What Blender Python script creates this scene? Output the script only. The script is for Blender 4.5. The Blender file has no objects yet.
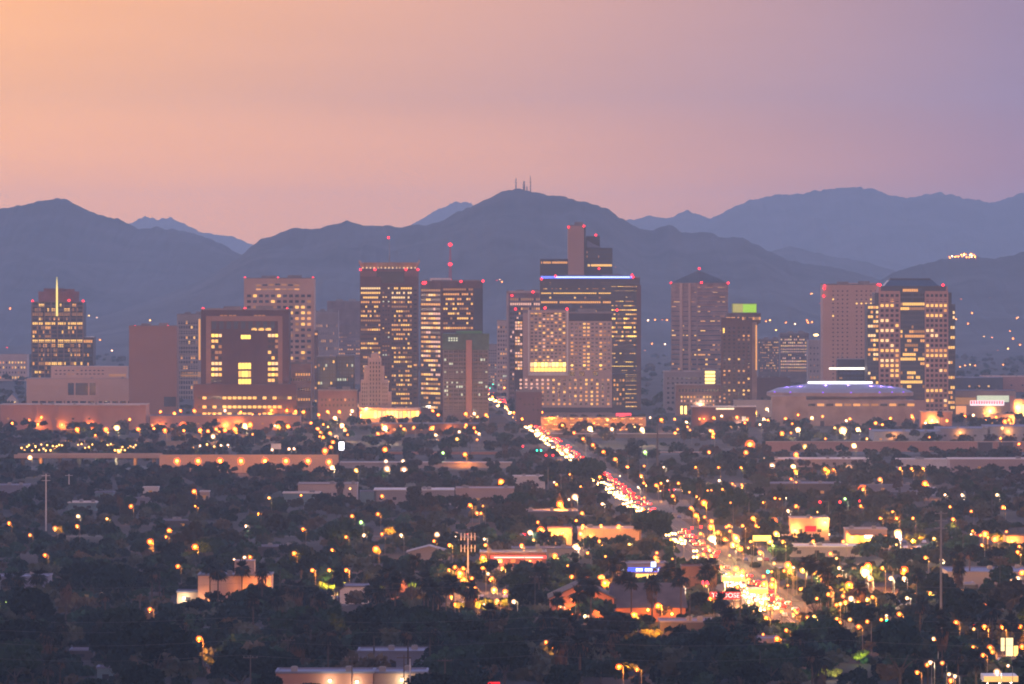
import bpy, math, random
import numpy as np
from mathutils import Vector, noise
random.seed(7); rs = np.random.RandomState(7)
SC = bpy.context.scene; COL = SC.collection
# ------------------------------------------------------------------ camera
F = 6170.0; CH = 113.0; HY = 277.0            # focal length in pixels, camera height, horizon row
cd = bpy.data.cameras.new('camera'); cam = bpy.data.objects.new('camera', cd); COL.objects.link(cam)
cd.sensor_width = 36.0; cd.lens = F / 1024 * 36.0; cd.shift_y = -65.0 / 1024
cd.clip_start = 1.0; cd.clip_end = 90000
cam.location = (0, 0, CH); cam.rotation_euler = (math.radians(90), 0, 0); SC.camera = cam
# ------------------------------------------------------------------ sky
w = bpy.data.worlds.new('World'); SC.world = w; w.use_nodes = True
nt = w.node_tree; nt.nodes.clear()
def N(t, **k):
    n = nt.nodes.new(t)
    for a, b in k.items(): setattr(n, a, b)
    return n
def L(a, b): nt.links.new(a, b)
def lin(*c): return tuple(((x/255+.055)/1.055)**2.4 if x > 10 else x/255/12.92 for x in c)
def ramp(fac, stops):
    r = N('ShaderNodeValToRGB'); e = r.color_ramp.elements
    while len(e) < len(stops): e.new(.5)
    for q, (p, c) in zip(e, stops): q.position = p; q.color = (*c, 1)
    L(fac, r.inputs[0]); return r.outputs[0]
def mrange(v, a, b):
    m = N('ShaderNodeMapRange', clamp=True, interpolation_type='SMOOTHSTEP'); L(v, m.inputs[0]); m.inputs[1].default_value = a; m.inputs[2].default_value = b; return m.outputs[0]
def lrange(v, a, b):
    m = N('ShaderNodeMapRange', clamp=True); L(v, m.inputs[0]); m.inputs[1].default_value = a; m.inputs[2].default_value = b; return m.outputs[0]
def mixc(f, a, b):
    m = N('ShaderNodeMix', data_type='RGBA'); L(f, m.inputs[0]); L(a, m.inputs[6]); L(b, m.inputs[7]); return m.outputs[2]
tc = N('ShaderNodeTexCoord'); sp = N('ShaderNodeSeparateXYZ'); L(tc.outputs['Generated'], sp.inputs[0])
az = N('ShaderNodeMath', operation='ARCTAN2'); L(sp.outputs[0], az.inputs[0]); L(sp.outputs[1], az.inputs[1])
D = math.radians
fa = lrange(az.outputs[0], D(-7), D(7))       # sunset glow lies to the east end of the ridge, dusk blue to the other
low = ramp(fa, [(0, (2.05, .78, .12)), (.17, (2.0, .76, .11)), (.5, (1.62, .60, .10)), (.83, (.58, .21, .17)), (1, (.44, .18, .2))])
high = ramp(fa, [(0, (1.32, .60, .19)), (.17, (1.31, .58, .20)), (.5, (.86, .42, .285)), (.83, (.385, .25, .355)), (1, (.33, .225, .34))])
fe = lrange(sp.outputs[2], .0125, .029)
mp = N('ShaderNodeMapping'); mp.inputs['Scale'].default_value = (9, 9, 90); L(tc.outputs['Generated'], mp.inputs[0]); stk = N('ShaderNodeTexNoise'); stk.inputs['Scale'].default_value = 1.6; stk.inputs['Detail'].default_value = 5; L(mp.outputs[0], stk.inputs['Vector'])
dust = N('ShaderNodeMapRange'); L(stk.outputs['Fac'], dust.inputs[0]); dust.inputs[1].default_value = .3; dust.inputs[2].default_value = .7; dust.inputs[3].default_value = .965; dust.inputs[4].default_value = 1.035
fr0 = mixc(fe, low, high); dm = N('ShaderNodeVectorMath', operation='SCALE'); L(fr0, dm.inputs[0]); L(dust.outputs[0], dm.inputs['Scale']); front = dm.outputs[0]
zen = N('ShaderNodeRGB'); zen.outputs[0].default_value = (.24, .38, .88, 1)
back = N('ShaderNodeRGB'); back.outputs[0].default_value = (1.25, .60, .36, 1)
fz = mrange(sp.outputs[2], .25, .8); fb = mrange(sp.outputs[1], .6, -.5)
gl_up = mrange(sp.outputs[2], .07, .22); gl_dn = mrange(sp.outputs[2], .75, .35); gl = N('ShaderNodeMath', operation='MULTIPLY'); L(gl_up, gl.inputs[0]); L(gl_dn, gl.inputs[1])
glc = N('ShaderNodeRGB'); glc.outputs[0].default_value = (1.55, 1.45, 2.05, 1)
front = mixc(gl.outputs[0], front, glc.outputs[0]); c1 = mixc(fb, front, back.outputs[0]); c2 = mixc(fz, c1, zen.outputs[0])
sky = N('ShaderNodeTexSky', sky_type='NISHITA', sun_disc=False)
SUN_EL, SUN_AZ = D(3.0), D(-62)                # azimuth measured from +Y towards +X
sky.sun_elevation = SUN_EL; sky.sun_rotation = SUN_AZ
bg1 = N('ShaderNodeBackground'); bg1.inputs[1].default_value = .01; L(sky.outputs[0], bg1.inputs[0])
bg2 = N('ShaderNodeBackground'); bg2.inputs[1].default_value = 1.0; L(c2, bg2.inputs[0])
ad = N('ShaderNodeAddShader'); L(bg1.outputs[0], ad.inputs[0]); L(bg2.outputs[0], ad.inputs[1])
wo = N('ShaderNodeOutputWorld'); L(ad.outputs[0], wo.inputs[0])
# ------------------------------------------------------------------ low sun, already in the dusk haze
sl = bpy.data.lights.new('sun', 'SUN'); sl.energy = .35; sl.angle = D(14); sl.color = (1, .66, .45)
so = bpy.data.objects.new('sun', sl); COL.objects.link(so)
sdir = Vector((math.sin(SUN_AZ)*math.cos(SUN_EL), math.cos(SUN_AZ)*math.cos(SUN_EL), math.sin(SUN_EL)))
so.rotation_euler = sdir.to_track_quat('Z', 'Y').to_euler(); so.location = (-900, 1500, 900)
SC.view_settings.view_transform = 'Standard'; SC.view_settings.look = 'None'
SC.view_settings.exposure = 0; SC.view_settings.gamma = 1; SC.view_settings.use_curve_mapping = False
cy = SC.cycles; cy.use_denoising = True; cy.max_bounces = 3; cy.diffuse_bounces = 2; cy.glossy_bounces = 1
cy.transmission_bounces = 1; cy.volume_bounces = 0; cy.sample_clamp_indirect = 2.0; cy.use_light_tree = True
cy.pixel_filter_type = 'BLACKMAN_HARRIS'; cy.filter_width = 1.9
# ------------------------------------------------------------------ helpers
def S(Y): return Y / F
def PX(px, Y): return (px - 512) * Y / F
def PZ(py, Y): return CH - (py - HY) * Y / F
def GY(py, z=0): return F * (CH - z) / (py - HY)
def scr(x, y, z): return 512 + x * F / y, HY + (CH - z) * F / y
MAT = {}
def wallmat(name, col, var=.22, scale=.12, rough=.85, spec=.2, obj_var=0.0):
    if name in MAT: return MAT[name]
    m = bpy.data.materials.new(name); m.use_nodes = True; t = m.node_tree; b = t.nodes['Principled BSDF']
    b.inputs['Roughness'].default_value = rough; b.inputs['Specular IOR Level'].default_value = spec
    co = t.nodes.new('ShaderNodeTexCoord'); nz = t.nodes.new('ShaderNodeTexNoise'); nz.inputs['Scale'].default_value = scale; nz.inputs['Detail'].default_value = 7
    t.links.new(co.outputs['Object'], nz.inputs['Vector'])
    r = t.nodes.new('ShaderNodeValToRGB'); r.color_ramp.elements[0].position = .3; r.color_ramp.elements[1].position = .7
    r.color_ramp.elements[0].color = (*[c*(1-var) for c in col], 1); r.color_ramp.elements[1].color = (*[min(1, c*(1+var)) for c in col], 1)
    t.links.new(nz.outputs['Fac'], r.inputs[0]); out = r.outputs[0]
    if obj_var:
        oi = t.nodes.new('ShaderNodeObjectInfo'); h = t.nodes.new('ShaderNodeHueSaturation')
        mr = t.nodes.new('ShaderNodeMapRange'); mr.inputs[3].default_value = 1-obj_var; mr.inputs[4].default_value = 1+obj_var
        mh = t.nodes.new('ShaderNodeMapRange'); mh.inputs[3].default_value = .5-obj_var*.1; mh.inputs[4].default_value = .5+obj_var*.05
        t.links.new(oi.outputs['Random'], mr.inputs[0]); t.links.new(oi.outputs['Random'], mh.inputs[0])
        t.links.new(mr.outputs[0], h.inputs['Value']); t.links.new(mh.outputs[0], h.inputs['Hue']); t.links.new(out, h.inputs['Color']); out = h.outputs[0]
    t.links.new(out, b.inputs['Base Color']); MAT[name] = m; return m
def emit(name, col, st, sampled=False):
    if name in MAT: return MAT[name]
    m = bpy.data.materials.new(name); m.use_nodes = True; b = m.node_tree.nodes['Principled BSDF']
    b.inputs['Base Color'].default_value = (*[c*.3 for c in col], 1); b.inputs['Emission Color'].default_value = (*col, 1); b.inputs['Emission Strength'].default_value = st
    m.cycles.emission_sampling = 'AUTO' if sampled else 'NONE'; MAT[name] = m; return m
def glassmat(name, col, rough=.12):
    if name in MAT: return MAT[name]
    m = bpy.data.materials.new(name); m.use_nodes = True; b = m.node_tree.nodes['Principled BSDF']
    b.inputs['Base Color'].default_value = (*col, 1); b.inputs['Roughness'].default_value = rough; b.inputs['Specular IOR Level'].default_value = .5; MAT[name] = m; return m
KEYS = {}
def K(k, m): KEYS[k] = m
K('g', glassmat('window_glass_dark', (.035, .035, .05)))
K('b', glassmat('window_glass_blue', (.05, .065, .10)))
K('w', emit('room_light_yellow', (1, .53, .115), 1.5)); K('o', emit('room_light_amber', (1, .42, .10), 1.0))
K('p', emit('room_light_cream', (1, .64, .27), 1.5)); K('d', emit('room_light_dim', (1, .45, .14), .30))
K('c', emit('room_light_cool', (.9, 1, .7), .7)); K('y', emit('room_light_bright', (1, .59, .10), 2.4))
K('k', emit('room_light_pink', (1, .52, .36), 1.1)); K('Y', emit('room_light_glaring', (1, .62, .16), 3.6))
BOXF = [(0, 3, 2, 1), (4, 5, 6, 7), (0, 1, 5, 4), (1, 2, 6, 5), (2, 3, 7, 6), (3, 0, 4, 7)]
class MB:
    def __init__(s): s.v = []; s.f = []; s.m = []
    def poly(s, pts, mi=0):
        n = len(s.v); s.v += [tuple(p) for p in pts]; s.f.append(tuple(range(n, n+len(pts)))); s.m.append(mi); return s
    def hexa(s, pts, mi=0):
        n = len(s.v); s.v += [tuple(p) for p in pts]; s.f += [tuple(i+n for i in f) for f in BOXF]; s.m += [mi]*6; return s
    def box(s, x0, x1, y0, y1, z0, z1, mi=0):
        return s.hexa([(x0, y0, z0), (x1, y0, z0), (x1, y1, z0), (x0, y1, z0), (x0, y0, z1), (x1, y0, z1), (x1, y1, z1), (x0, y1, z1)], mi)
    def obox(s, o, u, u0, u1, d0, d1, z0, z1, mi=0):
        n = (u[1], -u[0]); P = lambda a, d, z: (o[0]+u[0]*a+n[0]*d, o[1]+u[1]*a+n[1]*d, z)
        return s.hexa([P(u0, d1, z0), P(u1, d1, z0), P(u1, d0, z0), P(u0, d0, z0), P(u0, d1, z1), P(u1, d1, z1), P(u1, d0, z1), P(u0, d0, z1)], mi)
    def tube(s, p, q, r0, r1=None, n=6, mi=0, caps=True):
        r1 = r0 if r1 is None else r1; p = Vector(p); q = Vector(q); d = (q-p).normalized()
        a = d.orthogonal().normalized(); b = d.cross(a); k = len(s.v)
        for c, r in ((p, r0), (q, r1)):
            for i in range(n):
                t = 2*math.pi*i/n; s.v.append(tuple(c + (a*math.cos(t)+b*math.sin(t))*r))
        for i in range(n): s.f.append((k+i, k+(i+1) % n, k+n+(i+1) % n, k+n+i)); s.m.append(mi)
        if caps: s.f += [tuple(range(k+n-1, k-1, -1)), tuple(range(k+n, k+2*n))]; s.m += [mi, mi]
        return s
    def ball(s, c, rx, rz=None, n=10, mi=0):
        rz = rx if rz is None else rz; k = len(s.v); R = 5
        for j in range(1, R):
            t = math.pi*j/R
            for i in range(n): s.v.append((c[0]+rx*math.sin(t)*math.cos(2*math.pi*i/n), c[1]+rx*math.sin(t)*math.sin(2*math.pi*i/n), c[2]+rz*math.cos(t)))
        s.v += [(c[0], c[1], c[2]+rz), (c[0], c[1], c[2]-rz)]; T, B = k+(R-1)*n, k+(R-1)*n+1
        for i in range(n):
            i2 = (i+1) % n
            s.f.append((T, k+i, k+i2)); s.m.append(mi)
            for j in range(R-2): s.f.append((k+j*n+i, k+(j+1)*n+i, k+(j+1)*n+i2, k+j*n+i2)); s.m.append(mi)
            s.f.append((k+(R-2)*n+i, B, k+(R-2)*n+i2)); s.m.append(mi)
        return s
    def mesh(s, name, mats):
        me = bpy.data.meshes.new(name); me.from_pydata(s.v, [], s.f)
        for m in (mats if isinstance(mats, (list, tuple)) else [mats]): me.materials.append(m)
        if any(s.m): me.polygons.foreach_set('material_index', s.m)
        me.update(); return me
    def obj(s, name, mats, parent=None): return link(name, s.mesh(name, mats), parent)
def link(name, data, parent=None):
    o = bpy.data.objects.new(name, data); COL.objects.link(o)
    if parent: o.parent = parent
    return o
def empty(name, loc): o = bpy.data.objects.new(name, None); COL.objects.link(o); o.location = loc; return o
PENDING = []     # (object, description, pixel x, pixel y): labels worked out from the landmarks at the end
LAND = []        # (pixel x, pixel y, phrase)
def tag(o, label, cat, group=None):
    o['category'] = cat
    if label: o['label'] = label
    if group: o['group'] = group
    return o
def later(o, desc, cat, px, py, group=None): tag(o, None, cat, group); PENDING.append((o, desc, px, py))
def structure(o): o['kind'] = 'structure'; return o
# ------------------------------------------------------------------ mountains (height profiles of real ridges)
def fb_(x, y, s, o=4): return noise.fractal(Vector((x/s, y/s, s*.01)), 1.0, 2.1, o)
RIDGES = [
 ('mountain', 11000, 2600, [(90, 320), (150, 300), (200, 282), (240, 257), (252, 246), (262, 239), (290, 231), (320, 228.5), (345, 221), (365, 225), (400, 228), (440, 221.5), (470, 208), (490, 199), (505, 192), (520, 189), (540, 193), (562, 197), (590, 205), (610, 212), (620, 219.5), (638, 228), (653, 230), (668, 224), (681, 232), (711, 232), (719, 236.5), (742, 236.5), (756, 245), (786, 260), (837, 268), (872, 278), (930, 300), (980, 325)]),
 ('mountain', 12500, 2600, [(-160, 240), (-100, 222), (-60, 212), (0, 207.5), (20, 204), (46, 200), (68, 200.5), (86, 208.5), (122, 219), (137, 228), (157, 228), (193, 233), (216, 243), (239, 255), (280, 275), (330, 300), (380, 325)]),
 ('mountain', 10600, 2300, [(820, 325), (850, 300), (878, 282), (892, 273), (920, 264), (935, 262), (955, 258), (975, 257), (995, 259.5), (1024, 252.5), (1060, 247), (1120, 258), (1200, 300)]),
 ('hill', 14500, 2200, [(660, 325), (700, 290), (740, 264), (774, 250), (790, 246), (809, 251), (833, 257), (865, 261), (892, 270), (920, 280), (980, 310)]),
 ('mountain', 20000, 3500, [(480, 320), (540, 250), (560, 240), (600, 228), (632, 220.5), (650, 216), (667, 217.5), (687, 210), (709, 217.5), (742, 203), (782, 192.5), (817, 191.5), (853, 186.5), (869, 188), (900, 199), (920, 196.5), (940, 192.5), (963, 197.5), (989, 203), (1024, 193), (1080, 190), (1150, 205), (1230, 240)]),
 ('peak', 22500, 2600, [(60, 270), (110, 231), (133, 222.5), (145, 217.5), (156, 221.5), (170, 219.5), (188, 226.5), (203, 233), (231, 236), (254, 245.5), (300, 270)]),
 ('peak', 22500, 2600, [(330, 270), (380, 237), (409, 226.5), (435, 210.5), (456, 201), (470, 202.5), (478, 207), (500, 217), (535, 232), (580, 270)])]
def ridge_fn(i):
    nm, Dd, Lr, pts = RIDGES[i]
    xs = np.array([PX(p[0], Dd) for p in pts]); zs = np.array([PZ(p[1], Dd) for p in pts])
    def h(x, y):
        if x < xs[0] or x > xs[-1]: return -30.0
        t = abs(y-Dd)/Lr
        if t >= 1: return -30.0
        z = float(np.interp(x, xs, zs)); f = (1-t)**1.25
        g = fb_(x, y*.45, 620.0)*.55 + abs(fb_(x+99, y*.3, 280.0))*.62
        z = z*f*(1 - .55*g*4*t*(1-t)) + fb_(x, y, 120.0)*z*.022*(1-t*.6) + abs(fb_(x, y, 34.0, 3))*z*.034 - 30*t**3
        return z
    return h, xs, Dd, Lr
RFN = [ridge_fn(i) for i in range(len(RIDGES))]
rockm = wallmat('desert_rock', (.07, .062, .064), .4, .008, .95, .05)
for i, (h, xs, Dd, Lr) in enumerate(RFN):
    nx, ny = 380, 54; mb = MB(); X = np.linspace(xs[0], xs[-1], nx)
    Yv = Dd + Lr*np.sign(np.linspace(-1, 1, ny))*np.abs(np.linspace(-1, 1, ny))**1.3
    for y in Yv:
        for x in X: mb.v.append((x, float(y), h(float(x), float(y)) if abs(y-Dd) < Lr*.999 else -30))
    for j in range(ny-1):
        for k in range(nx-1): mb.f.append((j*nx+k, j*nx+k+1, (j+1)*nx+k+1, (j+1)*nx+k))
    mb.m = [0]*len(mb.f); o = structure(mb.obj(RIDGES[i][0], rockm))
    for p in o.data.polygons: p.use_smooth = True
def terrain(x, y): return max(0.0, *[h(x, y) for h, xs, Dd, Lr in RFN[:3]]) if y > 7900 else 0.0
def hit(px, py):
    y = 6000.0
    while y < 13000:
        x, z = PX(px, y), PZ(py, y)
        if z <= terrain(x, y): return x, y, terrain(x, y)
        y += 25
    return None
# ------------------------------------------------------------------ ground, avenue, cross streets, freeway
gm = wallmat('dusty_ground', (.05, .039, .037), .5, .012, .95, .05)
mb = MB(); gx = [-8000, -3000, -1500, -700, 0, 700, 1500, 3000, 8000]; gy = [-600, 600, 1500, 2500, 3500, 5000, 8000, 14000, 25200]
for a in range(len(gx)-1):
    for b in range(len(gy)-1): mb.poly([(gx[a], gy[b], 0), (gx[a+1], gy[b], 0), (gx[a+1], gy[b+1], 0), (gx[a], gy[b+1], 0)])
structure(mb.obj('ground', gm))
asph = wallmat('asphalt', (.032, .029, .03), .25, .3, .8, .3); paint = wallmat('road_paint', (.7, .68, .6), .15, .5)
conc = wallmat('kerb_concrete', (.075, .068, .064), .2, .3)
SL = -.0291
def AX(Y): return 88 + SL*(Y-2158)            # centre line of the avenue
mb = MB(); mb.hexa([(AX(1995)-9, 1995, -.2), (AX(1995)+9, 1995, -.2), (AX(6900)+9, 6900, -.2), (AX(6900)-9, 6900, -.2), (AX(1995)-9, 1995, .012), (AX(1995)+9, 1995, .012), (AX(6900)+9, 6900, .012), (AX(6900)-9, 6900, .012)])
structure(mb.obj('road', asph))
mb = MB()
for dx in (-3.7, 3.7):
    y = 2010
    while y < 4200: mb.poly([(AX(y)+dx-.09, y, .018), (AX(y)+dx+.09, y, .018), (AX(y+4)+dx+.09, y+4, .018), (AX(y+4)+dx-.09, y+4, .018)]); y += 12
for dx in (-.35, .35): mb.poly([(AX(2000)+dx-.08, 2000, .018), (AX(2000)+dx+.08, 2000, .018), (AX(5500)+dx+.08, 5500, .018), (AX(5500)+dx-.08, 5500, .018)])
structure(mb.obj('road_markings', paint))
CROSS = [1985, 2140, 2690, 3250, 4050, 4720]
mb = MB()
seg = [c for y in CROSS for c in (y-9, y+9)][1:] + [6900]
for s in (-1, 1):
    for a, b in zip(seg[::2], seg[1::2]):
        x0, x1 = (9.02, 12) if s > 0 else (-12, -9.02)
        mb.hexa([(AX(a)+x0, a, -.2), (AX(a)+x1, a, -.2), (AX(b)+x1, b, -.2), (AX(b)+x0, b, -.2), (AX(a)+x0, a, .14), (AX(a)+x1, a, .14), (AX(b)+x1, b, .14), (AX(b)+x0, b, .14)])
structure(mb.obj('pavement', conc))
mb = MB()
for y in CROSS:
    for a, b in ((-900, AX(y)-9.05), (AX(y)+9.05, 900)): mb.box(a, b, y-6, y+6, -.2, .006)
structure(mb.obj('side_road', asph))
LOTS = [(775, 868, 563, 580), (716, 790, 604, 618), (640, 694, 500, 519), (452, 512, 592, 607), (566, 612, 601, 622), (728, 770, 546, 562), (690, 760, 483, 497), (840, 900, 592, 606), (880, 930, 538, 550), (575, 630, 546, 556), (300, 352, 594, 606), (985, 1040, 655, 672), (430, 540, 567, 578), (905, 940, 484, 496)]  # open lots added so the ground there catches orange lamp light
mb = MB(); mk = MB(); LB = []
for (a, b, c, d) in LOTS:
    y0, y1 = GY(d), GY(c); x0, x1 = PX(a, (y0+y1)/2), PX(b, (y0+y1)/2); LB.append((x0, x1, y0, y1)); mb.box(x0, x1, y0, y1, -.2, .03)
    n = int((x1-x0)/2.8)
    for i in range(n+1):
        for yy in (y0+4, (y0+y1)/2): mk.poly([(x0+.4+i*2.8, yy, .036), (x0+.52+i*2.8, yy, .036), (x0+.52+i*2.8, yy+5, .036), (x0+.4+i*2.8, yy+5, .036)])
structure(mb.obj('added_lot', wallmat('added_lot_concrete', (.09, .08, .076), .3, .15))); structure(mk.obj('added_lot_markings', paint))
FOOT = [(-900, 900, y-9, y+9) for y in CROSS]+[(a+2, b-2, c+2, d-2) for (a, b, c, d) in LB]   # footprints that trees keep off
CLEAR = []                                      # screen rectangles of things the photo shows: (x0, x1, y0, y1, depth)
# ------------------------------------------------------------------ buildings
UNIT = {}
def unit(k):
    if k not in UNIT: UNIT[k] = MB().box(-.5, .5, -.5, .5, -.5, .5).mesh('window', KEYS[k])
    return UNIT[k]
beam = emit('beacon_red', (1, .015, .025), 6)
ballred = MB().ball((0, 0, 0), .95).mesh('warning_light', beam)
class B:
    def __init__(s, name, label, cat, px, Y, phrase=None, py=None, group=None):
        s.Y = Y; s.ox = PX(px, Y); s.root = empty(name, (s.ox, Y, 0)); tag(s.root, label, cat, group); s.wall = MB(); s.wins = []
        s.o = (0, 0); s.u = (1, 0)
        if phrase: LAND.append((px if py is None else px, py or 400, phrase))
    def X(s, px): return PX(px, s.Y)-s.ox
    def Z(s, py): return PZ(py, s.Y)
    def face(s, o=(0, 0), u=(1, 0)): s.o = o; s.u = u
    def win(s, a, z, w_, h_, k, pr=.0): s.wins.append((s.o, s.u, a, z, w_, h_, k, pr))
    def wpx(s, x0, x1, y0, y1, k): s.win((s.X(x0)+s.X(x1))/2, (s.Z(y0)+s.Z(y1))/2, s.X(x1)-s.X(x0), s.Z(y0)-s.Z(y1), k)
    def grid(s, a0, a1, z0, z1, cols, rows, fw, fh, lit):
        cw, chh = (a1-a0)/cols, (z1-z0)/rows
        for r in range(rows):
            for c in range(cols):
                k = lit(r, c)
                if k: s.win(a0+(c+.5)*cw, z1-(r+.5)*chh, cw*fw, chh*fh, k)
    def gpx(s, x0, x1, y0, y1, cols, rows, fw, fh, lit): s.grid(s.X(x0), s.X(x1), s.Z(y1), s.Z(y0), cols, rows, fw, fh, lit)
    def piers(s, a0, a1, z0, z1, n, w_, d=.45, mi=0):
        for i in range(n+1):
            a = a0+(a1-a0)*i/n; s.wall.obox(s.o, s.u, a-w_/2, a+w_/2, -.2, d, z0, z1, mi)
    def bands(s, a0, a1, z0, z1, n, h_, d=.3, mi=0):
        for i in range(n+1):
            z = z0+(z1-z0)*i/n; s.wall.obox(s.o, s.u, a0, a1, -.2, d, z-h_/2, z+h_/2, mi)
    def part(s, name, mb, mats): return mb.obj(name, mats, s.root)
    def beacon(s, px, py, d=1.0):
        o = link('warning_light', ballred, s.root); o.location = (s.X(px), d, s.Z(py)); return o
    def done(s, mats, cap=100):
        if s.wall.f: s.part('wall', s.wall, mats)
        ws = sorted(s.wins, key=lambda q: (q[6] in 'gb', -q[4]*q[5])); rest = ws[cap:]
        for (o, u, a, z, w_, h_, k, pr) in ws[:cap]:
            q = link('window', unit(k), s.root); n = (u[1], -u[0])
            q.location = (o[0]+u[0]*a+n[0]*(pr+.01), o[1]+u[1]*a+n[1]*(pr+.01), z); q.rotation_euler = (0, 0, math.atan2(u[1], u[0])); q.scale = (w_, .12, h_)
        if rest:
            mb = MB(); ks = list(KEYS)
            for (o, u, a, z, w_, h_, k, pr) in rest: mb.obox(o, u, a-w_/2, a+w_/2, pr-.05, pr+.07, z-h_/2, z+h_/2, ks.index(k))
            q = mb.obj('window', [KEYS[k] for k in ks], s.root); q['kind'] = 'stuff'
        return s.root
def rlit(p, keys='wod', dark='g', rows={}, seed=None, run=.28):
    R = random.Random(seed if seed is not None else random.random()); rowf = {}; st = {}
    def f(r, c):
        if r in rows: return rows[r] if R.random() < .92 else dark
        rowf.setdefault(r, R.choice((.25, .6, 1, 1, 1.5, 2.2)))
        if c and st.get(r) and R.random() < run: return st[r]
        k = R.choice(keys) if R.random() < p*rowf[r]*(1-run*.5) else None
        st[r] = k; return k or dark
    return f
tan = wallmat('tan_stone', (.52, .34, .26), .12, .05); brown = wallmat('brown_stone', (.15, .082, .07), .15, .05)
maroon = wallmat('maroon_brick', (.085, .042, .044), .15, .08); grey = wallmat('grey_concrete', (.30, .26, .26), .15, .06)
dkgrey = wallmat('dark_grey_metal', (.07, .065, .075), .15, .1); pale = wallmat('pale_stucco', (.45, .36, .33), .15, .08)
pink = wallmat('pinkish_concrete', (.36, .27, .265), .12, .07); rose = wallmat('rose_granite', (.44, .26, .215), .14, .06)
black = wallmat('black_glass_wall', (.035, .033, .045), .2, .05, .25, .5); bluer = wallmat('blue_grey_roofing', (.17, .18, .25), .2, .05)
salmon = wallmat('salmon_brick', (.38, .20, .155), .16, .06); white = wallmat('white_paint', (.62, .58, .56), .12, .1)
steel = wallmat('painted_steel', (.22, .21, .21), .2, .3, .6, .4); roofg = wallmat('gravel_roof', (.21, .19, .195), .25, .12)
cream = wallmat('cream_block_wall', (.46, .33, .26), .15, .05); darkroof = wallmat('dark_shingle_roof', (.085, .07, .07), .3, .2)
def pent(b, x0, x1, y0, y1, zt, ztop=None, mats=None, mi=0):
    """flat roof with parapet and two plant boxes"""
    mb = MB(); t = .5; mb.box(x0-.15, x1+.15, y0-.15, y0+t, zt, zt+1.1).box(x0-.15, x1+.15, y1-t, y1+.15, zt, zt+1.1).box(x0-.15, x0+t, y0+t+.003, y1-t-.003, zt, zt+1.1).box(x1-t, x1+.15, y0+t+.003, y1-t-.003, zt, zt+1.1)
    b.part('roof', mb, mats or roofg)
    w_ = x1-x0
    for f in (.25, .62): b.part('plant_room', MB().box(x0+w_*f, x0+w_*(f+.2), y0+3, y0+8, zt-.2, zt+2.6+f), roofg)
def slab(name, label, px0, px1, yt, Y, dep, mat_, cat='tower', phrase=None, py=None):
    b = B(name, label, cat, (px0+px1)/2, Y, phrase, py); W = b.X(px1); Hh = b.Z(yt)
    b.W = W; b.H = Hh; b.wall.box(-W, W, 0, dep, 0, Hh); b.dep = dep; FOOT.append((b.ox-W-3, b.ox+W+3, Y-4, Y+dep+4)); return b
# --- green-glass tower with lit mast at the left
b = slab('office_tower', 'dark glass tower with round rooftop drum and lit yellow mast', 32, 83, 302, 5300, 40, black, phrase='the mast-topped glass tower', py=380)
b.piers(b.X(32), b.X(83), 0, b.H, 8, 1.0, .5, 1); b.bands(b.X(32), b.X(83), 30, b.H, 18, .7, .3, 1)
b.gpx(32.5, 82.5, 303, 415, 24, 25, .8, .66, rlit(.3, 'wodod', 'b', {4: 'w', 8: 'w', 2: 'd'}, 3))
W2 = b.X(93); b.wall.box(b.X(83), W2, 1, 36, 0, b.Z(337)); b.gpx(83.5, 92.5, 339, 412, 5, 16, .75, .6, rlit(.3, 'wod', 'b', {0: 'o'}, 4))
cx, r = b.X(57), 20.5*S(5300)
b.part('rooftop_drum', MB().tube((cx, 20, b.H-2), (cx, 20, b.Z(291.5)), r, r, 28).tube((cx-4, 20, b.Z(293)), (cx-4, 20, b.Z(288.5)), r*.5, r*.5, 18).tube((cx+9, 18, b.Z(293)), (cx+9, 18, b.Z(289)), 5, 5, 12), wallmat('drum_copper', (.22, .10, .09)))
mst = MB().tube((b.X(57), -.8, b.Z(316)), (b.X(57), -.8, b.Z(288)), .9, .8).tube((b.X(57), -.8, b.Z(288)), (b.X(57), -.8, b.Z(277)), .8, .15)
b.part('lit_mast', mst, emit('mast_light', (1, .76, .2), 1.5))
for q in ((32.5, 301), (69, 300.5), (83, 301)): b.beacon(*q)
b.done([black, wallmat('bronze_mullion', (.20, .14, .115))])
# --- blank brown block
b = slab('windowless_tower', 'plain brown windowless block with two red roof lights', 129, 177, 327, 5000, 34, brown, phrase='the blank brown block', py=390)
bw = wallmat('blank_brown_panel', (.31, .18, .145), .08, .03)
b.piers(b.X(129)+.4, b.X(177)-.4, 0, b.H, 4, .5, .25); b.bands(b.X(129), b.X(177), b.H-.5, b.H+.5, 1, .6, .4)
pent(b, -b.W, b.W, 0, 34, b.H)
b.part('louvre', MB().box(b.X(164), b.X(176), -.3, .1, 8, 16), dkgrey)
for q in ((135, 326.5), (168, 326.5)): b.beacon(*q)
b.done(bw)
# --- grey residential tower behind
b = slab('apartment_tower', 'hazy grey apartment tower with amber lit corner strip', 177, 207, 315, 5700, 30, grey)
b.bands(b.X(177), b.X(198), 20, b.H, 18, .9, 1.0); b.gpx(178, 198, 320, 410, 8, 18, .6, .6, rlit(.13, 'wod', 'g', seed=5))
b.wpx(198.6, 200.4, 319, 360, 'o'); b.wpx(181, 206, 372, 377, 'd'); b.wpx(184, 200, 401, 405, 'p'); b.piers(b.X(201), b.X(207), 0, b.H+3, 3, .7)
pent(b, -b.W, b.W, 0, 30, b.H); b.done(grey)
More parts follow.
